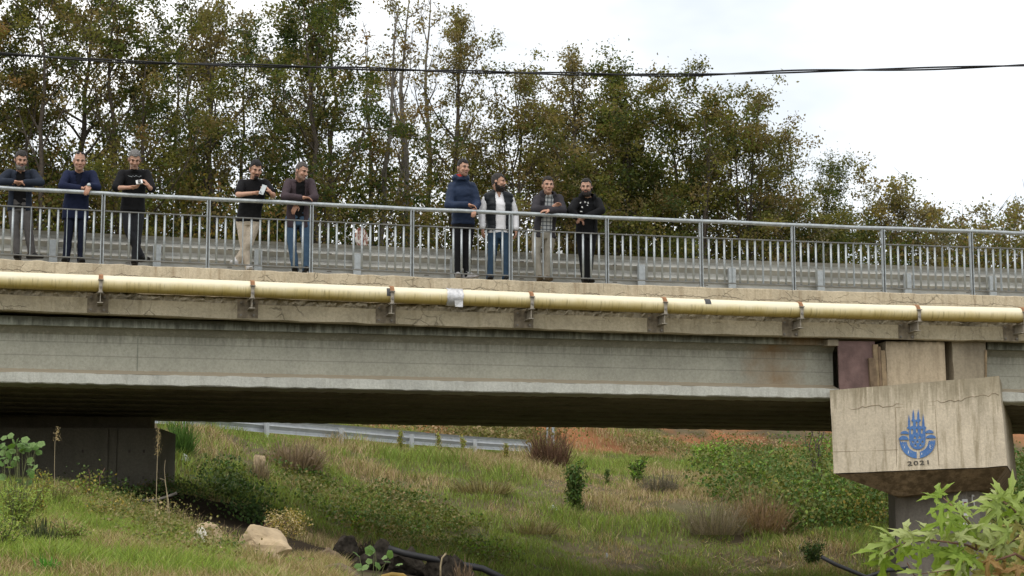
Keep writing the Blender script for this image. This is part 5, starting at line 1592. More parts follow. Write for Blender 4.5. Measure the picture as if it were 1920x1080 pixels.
# dense undergrowth at the foot of the wood, one mass
rg = np.random.default_rng(55)
def undergrowth(n, seed):
    rg = np.random.default_rng(seed)
    px = rg.uniform(-150, 2080, n)
    Yc = np.interp(px, [-150, 0, 500, 1000, 1500, 2080], [53, 53.5, 57, 68, 73, 76]) + rg.uniform(0, 9, n)
    X = (px - 960) / FPX * Yc
    P = np.c_[X, Yc]
    ztop = 1.6 + (HORIZON - np.interp(px, [-150, 300, 420, 700, 830, 1000, 1400, 1600, 1660, 2080], [270, 300, 330, 300, 320, 260, 330, 400, 425, 440])) * Yc / FPX
    ztop = ztop + (fbm(P, .5, 77) - .5) * 4.0
    zb = ground(X, Yc)
    f = rg.random(n) ** .85
    Z = zb + (ztop - zb) * f
    C = np.c_[X, Yc, Z]
    dens = fbm(C, .9, 90)
    k = dens > .43 - .24 * (1 - f)
    C = C[k]; m_ = len(C)
    cl = vnoise(C, .55, 12)
    cA = pal_pick(rg, m_, dict(olive=3, green=3, dark=3, brown=1.5)); cB = pal_pick(rg, m_, dict(brown=3, olive=3, rust=.6, yellow=.4, dark=1))
    w_ = np.clip((cl - .35) * 3, 0, 1)[:, None]
    return leaf_quads(rg, C, .13, cA * (1 - w_) + cB * w_)
V, F, c = undergrowth(210000, 56)
tag(obj('undergrowth', np_mesh('undergrowth', V, F, c), M['leaf']), 'dense olive and brown undergrowth filling the foot of the wood', 'undergrowth', kind='stuff')
# ------------------------------------------------------------------ grass and ground cover
def blades(rg, P, h, w, cols, lean=.35):
    n = len(P)
    a = rg.uniform(0, 2 * math.pi, n); d = np.c_[np.cos(a), np.sin(a), np.zeros(n)]
    b = rg.uniform(0, 2 * math.pi, n); l = np.c_[np.cos(b), np.sin(b), np.zeros(n)] * (lean * h * rg.uniform(.2, 1.6, n))[:, None]
    up = np.c_[np.zeros((n, 2)), h]
    hw = (d * w[:, None] * .5)
    base = P - np.array([0, 0, .03])
    md = P + up * .62 + l * .38
    V = np.stack([base - hw, base + hw, md + hw * .75, md - hw * .75, P + up + l + hw * .12, P + up + l - hw * .12], 1).reshape(-1, 3)
    b6 = np.arange(n)[:, None] * 6
    F = np.concatenate([b6 + [0, 1, 2, 3], b6 + [3, 2, 4, 5]])
    return V, F, np.repeat(cols, 6, 0)

def lerpc(a, b, t): return a * (1 - t[:, None]) + b * t[:, None]

rg = np.random.default_rng(9)
# far bank under and beyond the bridge
n = 400000
Y = rg.uniform(31, 63, n) ; X = Y * rg.uniform(-.185, .28, n)
P2 = np.c_[X, Y]
mud = mud_mask(P2); red = red_mask(P2)
patch = fbm(P2, .45, 5); patch2 = fbm(P2, .9, 15)
lane = fbm(P2, 1.6, 25)
keep = (rg.random(n) < 1.25 - mud * 1.6) & (rg.random(n) < 1 - red * .75) & (lane > .30) & (rg.random(n) < np.clip((Y - 22) / 24, .4, 1))
P2, patch, patch2, lane = P2[keep], patch[keep], patch2[keep], lane[keep]
m_ = len(P2)
P = np.c_[P2, ground(P2[:, 0], P2[:, 1])]
g_ = pal_pick(rg, m_, dict(grass=4, olive=2, grass2=1.5)); d_ = pal_pick(rg, m_, dict(straw=2, dry=4, olive=1.5))
dryness = np.clip((patch - .44) * 4.2 + (P2[:, 1] - 46) * .022, .04, .85)
col = np.where((rg.random(m_) < dryness)[:, None], d_, g_) * np.array([.98, .98, 1.05])
h = (.05 + .42 * np.clip(patch2 - .25, 0, 1) ** 1.5 * 1.6) * rg.uniform(.5, 1.5, m_)
V, F, c = blades(rg, P, h, .007 + .009 * rg.random(m_), col, .7)
tag(obj('bank_grass', np_mesh('bank_grass', V, F, c), M['grass']), 'mixed green and dry grass covering the slope under the bridge', 'grass', kind='stuff')
# near left bank
n = 230000
Y = rg.uniform(11.5, 31, n); X = Y * rg.uniform(-.30, -.085, n)
P2 = np.c_[X, Y]
mud = mud_mask(P2); patch = fbm(P2, .8, 35); patch2 = fbm(P2, 1.3, 36)
stony = (X / Y > -.171) & (X / Y < -.108) & (Y > 18.8) & (Y < 24.5)
keep = (rg.random(n) < 1.2 - mud * 1.6) & (patch2 > .28) & (~stony | (rg.random(n) < .12))
P2, patch, patch2 = P2[keep], patch[keep], patch2[keep]; m_ = len(P2)
P = np.c_[P2, ground(P2[:, 0], P2[:, 1])]
ang = P2[:, 0] / P2[:, 1]
g_ = pal_pick(rg, m_, dict(grass=4, grass2=3, olive=1)); d_ = pal_pick(rg, m_, dict(dry=4, straw=2, olive=2))
dry = np.clip((patch - .42) * 4 + (ang + .215) * 7 + (P2[:, 1] - 19) * .05, .03, .9)
col = np.where((rg.random(m_) < dry)[:, None], d_, g_) * .9
h = (.045 + .16 * patch2 ** 2 + .03 * (P2[:, 1] > 18)) * rg.uniform(.5, 1.6, m_)
V, F, c = blades(rg, P, h, .0035 + .004 * rg.random(m_), col, .7)
tag(obj('near_grass', np_mesh('near_grass', V, F, c), M['grass']), 'lush green grass with dry stems on the near left bank', 'grass', kind='stuff')

def poly_pts(rg, poly, n):                           # pixels scattered in a polygon
    poly = np.array(poly, float); lo, hi = poly.min(0), poly.max(0); out = []
    while len(out) < n:
        q = rg.uniform(lo, hi, (n * 2, 2)); inside = np.zeros(len(q), bool); j = len(poly) - 1
        for i in range(len(poly)):
            a, b = poly[i], poly[j]
            c_ = ((a[1] > q[:, 1]) != (b[1] > q[:, 1])) & (q[:, 0] < (b[0] - a[0]) * (q[:, 1] - a[1]) / (b[1] - a[1] + 1e-9) + a[0])
            inside ^= c_; j = i
        out += list(q[inside])
    return np.array(out[:n])

def cover(name, poly, nclump, nleaf, size, hmax, weights, label, seed, spread=.28):
    """low leafy growth: leaf clumps heaped on the ground inside an area of the bank"""
    rg = np.random.default_rng(seed)
    B = np.array([hit(*q) for q in poly_pts(rg, poly, nclump)])
    lum = fbm(B[:, :2], .9, seed + 3); B = B[lum > .40]; nclump = len(B)
    hh = hmax * (.25 + 1.1 * fbm(B[:, :2], .8, seed)) * rg.uniform(.35, 1.3, nclump)
    cc = pal_pick(rg, nclump, weights)
    k = rg.integers(0, nclump, nleaf)
    C = B[k] + rg.normal(size=(nleaf, 3)) * np.array([spread, spread, .08])
    C[:, 2] = np.maximum(ground(C[:, 0], C[:, 1]), B[k][:, 2] - .3) + .03 + hh[k] * rg.random(nleaf) ** .7
    V, F, c = leaf_quads(rg, C, size, cc[k] * .55 + pal_pick(rg, nleaf, weights) * .45, aspect=.75)
    tag(obj(name, np_mesh(name, V, F, c), M['bramble']), label, 'ground cover', kind='stuff')

cover('bramble_cover', [(500, 880), (620, 895), (760, 930), (850, 975), (940, 1040), (955, 1068), (860, 1055), (740, 1030), (620, 985), (520, 930)], 230, 11000, .060, .36, dict(bramble=4, green=3, olive=4, bright=.5, dry=1.5), 'low green bramble cover above the stream bed', 61)
cover('bramble_thicket', [(1440, 860), (1560, 860), (1680, 900), (1690, 1000), (1600, 1010), (1480, 1000), (1380, 960), (1300, 900)], 200, 21000, .078, 1.05, dict(bramble=4, green=3, bright=1.2, olive=3, yellow=.3), 'tall dense green bramble thicket left of the pier column', 62, .35)
cover('roadside_growth', [(1180, 830), (1560, 838), (1560, 866), (1180, 860)], 50, 2600, .07, .6, dict(dry=4, olive=3, green=1.5, brown=2), 'brownish growth along the lower road below the red earth', 63, .5)
cover('far_growth', [(700, 800), (1000, 815), (1100, 830), (900, 836), (700, 815)], 50, 4500, .085, .8, dict(olive=3, green=2.5, dry=3), 'olive weeds behind the roadside guardrail', 64, .5)
cover('pier_growth', [(1850, 880), (1990, 880), (1990, 1000), (1850, 1000)], 60, 8000, .085, 1.0, dict(bramble=4, green=3, olive=2), 'green growth seen right of the pier cap', 65, .4)
cover('shade_growth', [(380, 880), (430, 880), (530, 985), (480, 985), (400, 940)], 70, 3500, .06, .35, dict(bramble=4, green=3, dark=3), 'shaded green growth beside the dark stream bank', 66, .25)
cover('wall_foot_growth', [(150, 925), (345, 918), (350, 945), (300, 952), (150, 945)], 60, 2600, .045, .35, dict(bramble=3, green=3, dark=2, brown=2), 'dark weeds along the foot of the abutment', 68, .25)
cover('near_weeds', [(160, 940), (300, 965), (345, 1010), (400, 1062), (330, 1070), (200, 1000)], 170, 6500, .026, .30, dict(olive=4, dry=2, green=4, brown=1), 'brownish tangled weeds on the near bank', 67, .22)

# bare litter-strewn soil: twigs and chips near the pier foot
rg = np.random.default_rng(21)
q = poly_pts(rg, [(1180, 1075), (1330, 1010), (1560, 1000), (1680, 1020), (1680, 1080), (1300, 1080)], 500)
B = np.array([hit(*p) for p in q]); n = len(B)
a = rg.uniform(0, 6.28, n); L = rg.uniform(.05, .28, n)
d = np.c_[np.cos(a), np.sin(a), rg.uniform(-.1, .35, n)] * L[:, None]; wv = np.c_[-np.sin(a), np.cos(a), np.zeros(n)] * .008
B[:, 2] += .02
V = np.stack([B - d - wv, B - d + wv, B + d + wv + [0, 0, .02], B + d - wv + [0, 0, .02]], 1).reshape(-1, 3)
tag(obj('ground_litter', np_mesh('ground_litter', V, np.arange(4 * n).reshape(n, 4), np.repeat(pal_pick(rg, n, dict(straw=2, dry=3, brown=2)), 4, 0)), M['grass']), 'broken twigs and straw on bare soil near the pier', 'litter', kind='stuff')

# ------------------------------------------------------------------ shrubs, each a thing
def px_m(Y): return FPX / Y
def leafy_shrub(name, label, px, py, hpx, wpx, nleaf, size, weights, cat='shrub', stems=7, aspect=.45, seed=1, group=None, bare=.15, stemmat='stem'):
    rg = np.random.default_rng(seed)
    b = hit(px, py); s = 1 / px_m(b[1]); h, w = hpx * s, wpx * s
    t = empty(name, tuple(b - [0, 0, .02]), 0, label, cat, group)
    wood = MB(); C = []
    for i in range(stems):
        a = rg.uniform(0, 6.28); r = w / 2 * rg.uniform(.2, 1); hh = h * rg.uniform(.65, 1)
        path = [np.array([0, 0, -.05])]
        for k in range(1, 6):
            f = k / 5; path.append(np.array([math.cos(a) * r * f ** 1.2, math.sin(a) * r * f ** 1.2, hh * f]) + rg.normal(size=3) * .025 * h)
        wood.tube(path, [.012 * (1 - .8 * k / 5) * max(h, .4) + .002 for k in range(6)], 5)
        pa = np.array(path)
        f = bare + (1 - bare) * rg.random(nleaf // stems)
        C.append(np.stack([np.interp(f, np.linspace(0, 1, 6), pa[:, j]) for j in range(3)], 1) + rg.normal(size=(nleaf // stems, 3)) * np.array([.11, .11, .07]) * max(w, .25))
    C = np.concatenate(C); C[:, 2] = np.abs(C[:, 2])
    sm = wood.build('stems', M[stemmat], t, True); tag(sm, kind='stuff')
    V, F, c = leaf_quads(rg, C, size, pal_pick(rg, len(C), weights), aspect=aspect)
    tag(obj('foliage', np_mesh('foliage', V, F, c), M['bramble'], t), kind='stuff')
    return t

def twig_bush(name, label, px, py, hpx, wpx, n, col, cat='shrub', seed=1, arch=.3, wide=.007, group=None):
    rg = np.random.default_rng(seed); n = int(n * .6)
    b = hit(px, py); s = 1 / px_m(b[1]); h, w = hpx * s, wpx * s
    a = rg.uniform(0, 6.28, n); r = w / 2 * np.sqrt(rg.random(n)); hh = h * np.sqrt(np.clip(1 - (r / (w / 2)) ** 2 * .6, 0, 1)) * rg.uniform(.25, 1.15, n)
    lump = .45 + .9 * vnoise(np.c_[np.cos(a) * 1.5 + seed, np.sin(a) * 1.5, r * 2 / w * 1.5], 1.6, seed)
    o_ = np.c_[np.cos(a) * r * .65, np.sin(a) * r * .65, np.zeros(n)]
    hh = hh * lump
    tip = np.c_[np.cos(a) * r, np.sin(a) * r, hh] + rg.normal(size=(n, 3)) * .16 * h
    tip[:, 2] = np.abs(tip[:, 2])
    mid = (o_ + tip) / 2 + np.c_[np.zeros((n, 2)), hh * arch * rg.uniform(0, 1, n)] + rg.normal(size=(n, 3)) * .05 * h
    wv = rg.normal(size=(n, 3)); wv[:, 2] *= .2; wv *= (wide / np.linalg.norm(wv, axis=1))[:, None]
    V = np.stack([o_ - wv, o_ + wv, mid + wv, mid - wv, mid + wv, mid - wv, tip - wv * .4, tip + wv * .4], 1).reshape(-1, 3)
    base = np.arange(n)[:, None] * 8
    F = np.concatenate([base + [0, 1, 2, 3], base + [5, 4, 7, 6]])
    c = np.repeat(np.array(col) * rg.uniform(.55, 1.5, (n, 1)), 8, 0)
    o = obj(name, np_mesh(name, V, F, c), M['grass']); o.location = b - [0, 0, .03]
    tag(o, label, cat, group)
    return o

leafy_shrub('green_shrub', 'dark green upright shrub on the grassy slope at centre right', 1077, 962, 98, 62, 1700, .085, dict(bramble=4, green=4, bright=.6), seed=3, stems=11)
leafy_shrub('green_shrub', 'small fresh green shrub right of the dark upright shrub', 1196, 908, 52, 38, 700, .08, dict(green=3, bright=2.5, bramble=2), seed=4, stems=8)
leafy_shrub('green_shrub', 'tiny green sapling between the two green shrubs', 1138, 910, 40, 12, 120, .07, dict(green=3, bramble=2), seed=5, stems=2)
leafy_shrub('bright_bush', 'bright light green bush on the upper slope left of the pier', 1335, 884, 58, 92, 2000, .09, dict(bright=4, grass=2, green=2), seed=6, stems=14)
leafy_shrub('bright_bush', 'small bright green bush at the left rim of the bramble thicket', 1415, 905, 40, 60, 900, .085, dict(bright=3, green=3), seed=7, stems=10)
leafy_shrub('dark_bush', 'small bushy dark green plant on the bare soil', 1524, 1062, 48, 44, 1200, .06, dict(bramble=3, dark=3, green=2), seed=8, stems=12)
leafy_shrub('green_bush', 'yellowish green bush at the top of the stream bank', 670, 1000, 30, 44, 500, .06, dict(bright=3, yellow=1, olive=2), seed=9, stems=8)
leafy_shrub('thin_sapling', 'thin leafless sapling leaning beside the left edge of the pier cap', 1530, 915, 150, 74, 90, .06, dict(brown=2, olive=1), seed=10, stems=6, stemmat='bark')
twig_bush('dry_shrub', 'reddish brown dry shrub below the steel posts', 1032, 878, 68, 88, 1500, (.135, .078, .052), seed=11, wide=.008)
twig_bush('dry_shrub', 'brown dry bush in front of the bramble thicket', 1425, 1000, 80, 135, 2200, (.27, .185, .115), seed=12, wide=.006)
twig_bush('dry_shrub', 'greyish twiggy brush left of the brown dry bush', 1338, 1002, 66, 150, 1700, (.24, .20, .145), seed=13, arch=.5, wide=.005)
twig_bush('dry_shrub', 'low arching grey brush below the small fresh green shrub', 1238, 925, 34, 90, 900, (.16, .14, .11), seed=14, arch=.8, wide=.006)
twig_bush('dry_shrub', 'pinkish dry brush beneath the roadside guardrail', 552, 880, 50, 140, 1800, (.27, .20, .145), seed=15, arch=.6, wide=.007)
twig_bush('dry_shrub', 'pale dry clump beside a leaning stone on the left slope', 484, 905, 42, 44, 700, (.30, .235, .17), seed=16, arch=.3, wide=.007)
twig_bush('dry_shrub', 'low dry bush on the middle of the grassy slope', 905, 925, 30, 150, 1000, (.24, .20, .10), seed=17, arch=.5, wide=.008)
twig_bush('dry_shrub', 'small dry brush below the dark upright shrub', 1000, 1000, 26, 130, 800, (.24, .20, .11), seed=18, arch=.5, wide=.006)
twig_bush('grass_tuft', 'long green grass tuft beside the abutment corner', 340, 858, 76, 50, 900, (.085, .16, .035), 'grass tuft', seed=19, wide=.009)
twig_bush('grass_tuft', 'dark drooping tussock on the near left bank', 75, 1030, 50, 76, 900, (.06, .072, .03), 'grass tuft', seed=20, arch=.9, wide=.004)
twig_bush('grass_tuft', 'vivid green grass tuft at the bottom left', 88, 1080, 34, 60, 900, (.085, .24, .03), 'grass tuft', seed=22, wide=.005)
for k, (px, py, hpx, lab) in enumerate([(752, 852, 56, 'pale green weed spire in front of the roadside guardrail, leftmost of five'), (822, 858, 50, 'pale green weed spire second from left in front of the roadside guardrail'), (842, 850, 40, 'short pale weed spire between its taller neighbours at the guardrail'),
                                        (868, 860, 46, 'pale green weed spire fourth from left at the roadside guardrail'), (948, 865, 40, 'pale green weed spire nearest the reddish brown shrub')]):
    leafy_shrub('tall_weed', lab, px, py, hpx, 10, 420, .05, dict(grass2=2, olive=3, yellow=1.5, straw=1), 'weed', 3, .4, 30 + k, 'weed spires at the guardrail', .25)
# near bank plants
leafy_shrub('tall_weed', 'seeding weed spire rising beside the round-leaved plant at far left', 72, 985, 108, 26, 1500, .022, dict(olive=3, yellow=2, grass2=2), 'weed', 5, .5, 40, None, .2)
leafy_shrub('tall_weed', 'short pale weed spire in front of the dark abutment', 137, 968, 44, 14, 500, .022, dict(grass2=3, olive=2, straw=1), 'weed', 3, .5, 41, None, .2)
leafy_shrub('tall_weed', 'leafy green weeds below the round-leaved plant', 30, 1010, 110, 110, 2600, .026, dict(grass=4, olive=3, grass2=2), 'weed', 16, .4, 44, None, .05)
leafy_shrub('tall_weed', 'feathery pale green weeds at the left edge below the round leaves', 12, 1040, 80, 70, 1500, .020, dict(grass2=3, grass=3, straw=1), 'weed', 14, .3, 45, None, .05)
leafy_shrub('tall_weed', 'loose green weeds right of the dark tussock', 128, 1030, 64, 80, 1300, .022, dict(grass=4, olive=3, straw=.6), 'weed', 12, .4, 46, None, .05)
leafy_shrub('tall_weed', 'olive weeds standing before the abutment left of the yellowing weeds', 108, 968, 70, 60, 1200, .022, dict(olive=4, grass=2, brown=1), 'weed', 10, .4, 47, None, .1)
leafy_shrub('tall_weed', 'brownish seeding weeds below the tallest dry stalk', 290, 1010, 56, 90, 1300, .020, dict(dry=3, olive=3, brown=2, straw=1), 'weed', 14, .4, 48, None, .1)
leafy_shrub('tall_weed', 'low green weeds among the tan boulders', 428, 1040, 36, 60, 800, .028, dict(bramble=3, grass=3, green=2), 'weed', 9, .6, 49, None, .05)
leafy_shrub('tall_weed', 'green leafy sprigs at the bottom edge below the tan slab', 545, 1076, 34, 70, 500, .034, dict(bright=2, grass=3, green=2), 'weed', 9, .5, 50, None, .05)
leafy_shrub('bramble_bush', 'arching bramble with small lit leaves against the dark abutment', 168, 955, 82, 130, 420, .045, dict(grass=3, olive=3, yellow=1), 'shrub', 8, .55, 42, None, .3, 'stem_red')
leafy_shrub('yellow_weeds', 'yellowing weeds at the rim of the near bank', 205, 990, 62, 120, 1500, .026, dict(yellow=2, olive=4, brown=2), 'weed', 16, .5, 43, None, .1)
# dried flower bush leaning over the boulders
b = at(478, 1046, 23.2); b[2] = min(b[2], gz(b[0], b[1]))
t = empty('dry_flower_bush', tuple(b), 0, 'olive brown dried flower bush leaning over the tan slab', 'shrub')
rg = np.random.default_rng(71); wood = MB(); C = []
for i in range(26):
    e = at(rg.uniform(478, 572), 0, b[1]); ex = rg.uniform(478, 574); ey = rg.uniform(958, 1004) + max(0, ex - 545) * .4 + max(0, 510 - ex) * .35
    e = at(ex, ey, b[1] - rg.uniform(-.4, .2)) - b
    mid = e * .5 + np.array([-.04, 0, .16 * rg.random()])
    wood.tube([(rg.normal() * .03, 0, -.03), mid * .55, mid, e], [.006, .005, .004, .002], 4)
    for _ in range(80): C.append(e + rg.normal(size=3) * [.055, .05, .042])
tag(wood.build('stems', M['stem_red'], t), kind='stuff')
V, F, c = leaf_quads(rg, np.array(C), .022, pal_pick(rg, len(C), dict(straw=3, yellow=3, olive=3)))
tag(obj('flower_heads', np_mesh('flower_heads', V, F, c), M['bramble'], t), kind='stuff')

# ------------------------------------------------------------------ stalks, sticks, flowers
def stalk(label, pts, Y, r, head=None, seed=1):
    rg = np.random.default_rng(seed)
    P = [at(x, y, Y) for x, y in pts]
    b = P[0].copy(); P[0] = P[0] - [0, 0, .1]
    t = empty('dry_stalk', tuple(b), 0, label, 'stalk', 'tall dry stalks')
    MB().tube([p - b for p in P], [r * (1 - .6 * k / (len(P) - 1)) for k in range(len(P))], 5).build('stem', M['stem_dry'], t)
    if head:
        C = np.array([(P[-1] - b) * 1 + [0, 0, -head * rg.random()] + rg.normal(size=3) * [.016, .016, 0] for _ in range(160)])
        V, F, c = leaf_quads(rg, C, .016, pal_pick(rg, 160, dict(straw=3, dry=2)), aspect=.3)
        tag(obj('seed_head', np_mesh('seed_head', V, F, c), M['grass'], t), kind='stuff')
stalk('tallest dry stalk with a seed head in front of the abutment end', [(291, 985), (293, 930), (295, 860), (297, 803)], 19.5, .0045, .28, 1)
stalk('thin dry stalk right of the tallest one', [(318, 985), (313, 930), (308, 880), (310, 862)], 19.8, .004, None, 2)
stalk('dry stalk leaning right at the rim of the near bank', [(322, 1000), (316, 940), (309, 900), (300, 897)], 20, .005, None, 3)
stalk('thin pale stalk standing left before the dark abutment', [(104, 925), (102, 880), (103, 830), (108, 800)], 22, .004, .16, 4)
stalk('forked dry twig at the bottom of the near bank', [(330, 1085), (322, 1062), (318, 1040), (326, 1022)], 15.5, .005, None, 5)
stalk('upright dry stalks at the bottom centre left', [(186, 1085), (190, 1050), (193, 1022)], 14.5, .006, .12, 6)
p0, p1 = at(137, 1054, 15.6), at(264, 1011, 16.4)
t = empty('fallen_stick', tuple((p0 + p1) / 2), 0, 'pale straight stick lying across the near green bank', 'stick')
MB().tube([p0 - (p0 + p1) / 2, np.array([0, 0, -.004]), p1 - (p0 + p1) / 2], [.006, .008, .009], 6).build('shaft', M['stem_dry'], t)
MB().tube([(.12, .0, .03), (.15, .02, .055)], [.005, .003], 5).build('knot', M['stem_dry'], t)
for k, (px, py, lab) in enumerate([(204, 957, 'yellow flower highest on the rim of the near bank'), (235, 971, 'yellow flower right of and below the highest one'), (310, 1004, 'yellow flower nearest the tan boulders')]):
    Yf = hit(px, py + 14)[1]; p = at(px, py, Yf); z0 = gz(p[0], p[1])
    t = empty('wildflower', (p[0], p[1], z0), 0, lab, 'flower', 'yellow wildflowers on the near bank')
    MB().tube([(0, 0, -.02), (.01, 0, (p[2] - z0) * .6), (0, 0, p[2] - z0)], .004, 5).build('stem', M['stem'], t)
    fl_ = MB(); H_ = p[2] - z0
    for j in range(8):
        a = j * math.pi / 4
        MB().add([(0, 0, H_), (.028 * math.cos(a - .3), -.01 - .01 * math.sin(j), H_ + .028 * math.sin(a - .3)), (.036 * math.cos(a), -.016, H_ + .036 * math.sin(a)), (.028 * math.cos(a + .3), -.01, H_ + .028 * math.sin(a + .3))], [(0, 1, 2, 3)]).build('petal', M['yellow_flower'], t)

# ------------------------------------------------------------------ boulders, debris, hoses, litter
def boulder(name, label, x0, x1, y0, y1, mat, seed, cat='boulder', Y=None, flat=1.0, rough=.16, depth=.8, group=None):
    rg = np.random.default_rng(seed)
    b = hit((x0 + x1) / 2, y1) if Y is None else at((x0 + x1) / 2, y1, Y)
    s = 1 / px_m(b[1]); w, h = (x1 - x0) * s, (y1 - y0) * s
    bm = bmesh.new(); bmesh.ops.create_icosphere(bm, subdivisions=4, radius=1.0)
    me = bpy.data.meshes.new(name); bm.to_mesh(me); bm.free()
    co = np.empty(len(me.vertices) * 3, np.float32); me.vertices.foreach_get('co', co); P = co.reshape(-1, 3).astype(float)
    cuts = rg.normal(size=(15, 3)); cuts /= np.linalg.norm(cuts, axis=1)[:, None]
    for c_ in cuts:                                   # broken faces
        d = P @ c_; lim = rg.uniform(.45, .72); over = np.maximum(d - lim, 0); P -= c_ * over[:, None] * .92
    P += P * ((fbm(P, 2.2, seed) - .5) * 2 * rough)[:, None] + P * ((fbm(P, 7, seed) - .5) * .14)[:, None]
    P -= (P.max(0) + P.min(0)) / 2; P /= (P.max(0) - P.min(0))
    P = P * np.array([w, w * depth, h * 1.5])
    P[:, 2] += h * .25
    me.vertices.foreach_set('co', P.astype(np.float32).ravel()); me.update()
    o = obj(name, me, M[mat]); o.location = b; o.rotation_euler = (0, 0, 0)
    tag(o, label, cat, group)
    return o
boulder('boulder', 'tan boulder with white patch, leftmost on the stream rim', 358, 418, 978, 1030, 'stone', 3, Y=20.9)
boulder('boulder', 'white chipped block lying against the leftmost tan boulder', 362, 388, 988, 1024, 'stone_white', 5, Y=20.4)
boulder('boulder', 'small round tan stone below the leftmost boulder', 396, 422, 1012, 1034, 'stone', 7, Y=20.2)
boulder('boulder', 'broad tan slab under the dried flower bush', 440, 550, 984, 1042, 'stone', 8, depth=.8, Y=20.9)
boulder('boulder', 'pale lumpy stone below the tan slab', 498, 530, 1038, 1062, 'stone', 10, Y=20.0)
boulder('boulder', 'pale flat stone at the bottom edge', 548, 606, 1060, 1084, 'stone_white', 11, Y=19.5)
boulder('boulder', 'brown smooth rock at the bottom edge beside the pale flat stone', 606, 676, 1056, 1088, 'stone_brown', 12, Y=20.5)
boulder('mud_heap', 'wet brown mud heap behind the tan slab', 552, 655, 1026, 1064, 'stone_brown', 13, 'mud heap', 25, depth=.7, rough=.3)
M['black_soil'] = simple('black_wet_soil', (.034, .029, .023), .97, 0, var=.6, scale=9, bump=1.0, bscale=14, spec=.05)
for k, (a, lab) in enumerate([((622, 672, 1004, 1040), 'black soil lump above the brown mud heap'), ((662, 735, 1010, 1056), 'jagged black clod right of the mud heap'), ((728, 800, 1024, 1070), 'broad black clod left of the black hose'), ((792, 850, 1040, 1086), 'black clod under the black hose')]):
    boulder('soil_clod', lab, *a, 'black_soil', 20 + k, 'soil clod', 26.5 - .2 * k, rough=.3, group='black clods in the stream bed')
boulder('root_ball', 'black burnt root ball at the bottom edge', 826, 890, 1040, 1088, 'black_soil', 31, 'root ball', 25.6, rough=.35)
boulder('leaning_stone', 'pinkish leaning stone on the left slope', 475, 498, 853, 884, 'stone', 33, 'stone')
M['ochre'] = simple('ochre_pipe', (.22, .14, .025), .6)
def hose(label, pts, Y, r, mat, name='hose', cat='hose', endcap=None):
    P = [at(x, y, Y + (0 if len(q) == 0 else q[0])) for x, y, *q in pts]
    b = P[0]
    t = empty(name, tuple(b), 0, label, cat)
    MB().tube([p - b for p in P], r, 9).build('tube', M[mat], t, True)
    MB().tube([P[-1] - b, P[-1] - b + (P[-1] - P[-2]) * .08], r * 1.2, 9).build('coupling', M[mat] if endcap is None else M[endcap], t)
hose('black hose running down the dark stream bank', [(728, 1028), (760, 1038), (800, 1046), (850, 1056), (905, 1066), (950, 1088)], 25.8, .045, 'black_rubber')
hose('pale bent hose standing against the black root ball', [(826, 1090), (826, 1062), (829, 1046), (836, 1038)], 24.6, .011, 'stem_dry')
hose('black hose lying on bare soil near the pier foot', [(1540, 1044), (1566, 1058), (1600, 1072), (1625, 1082), (1660, 1070), (1700, 1066)], 27.5, .03, 'black_rubber')
hose('ochre pipe end at the bottom edge', [(702, 1094), (716, 1083), (735, 1078), (755, 1080), (772, 1094)], 20, .03, 'ochre', 'pipe_end', 'pipe')
hose('grey fallen branch beside the foot of the abutment', [(268, 938), (290, 938), (312, 932), (330, 925)], 28.5, .02, 'bark_grey', 'fallen_branch', 'branch')
twig_bush('dry_roots', 'dark tangled roots over the clods right of the mud heap', 690, 1046, 34, 90, 700, (.055, .045, .034), 'roots', seed=81, arch=.5, wide=.006)
twig_bush('dry_roots', 'dark tangled roots hanging by the black hose', 790, 1066, 30, 100, 700, (.06, .05, .038), 'roots', seed=82, arch=.5, wide=.006)
twig_bush('dry_roots', 'brown thorny twigs in front of the root ball', 868, 1094, 40, 50, 260, (.16, .11, .075), 'roots', seed=83, arch=.2, wide=.006)
rl = random.Random(8)
for k, (px, py, w, h, lab) in enumerate([(347, 866, 14, 16, 'crumpled white bag beside the abutment corner'), (372, 880, 6, 5, 'small white scrap below the crumpled bag'), (421, 925, 9, 18, 'bent pale bottle on the shaded slope'), (928, 868, 9, 6, 'pale blue scrap on the upper slope'),
                                         (1108, 866, 8, 7, 'white scrap beside the reddish shrub'), (1036, 955, 20, 8, 'greyish plastic sheet left of the dark upright shrub'), (122, 993, 11, 6, 'white paper scrap on the near bank'), (1138, 1046, 5, 9, 'white splinter on the lower slope'), (890, 1065, 9, 8, 'grey can beside the root ball')]):
    b = hit(px, py); s = 1 / px_m(b[1])
    o = boulder('litter', lab, px - w / 2, px + w / 2, py - h, py, 'litter', 50 + k, 'litter', rough=.5, group='scraps of litter')
# leaves lying on the soil (silver twig)
leafy_shrub('silver_twig', 'silvery leafed twig lying on the bare soil', 1482, 1052, 26, 60, 26, .16, dict(straw=1, grey=2), 'twig', 4, .25, 90)

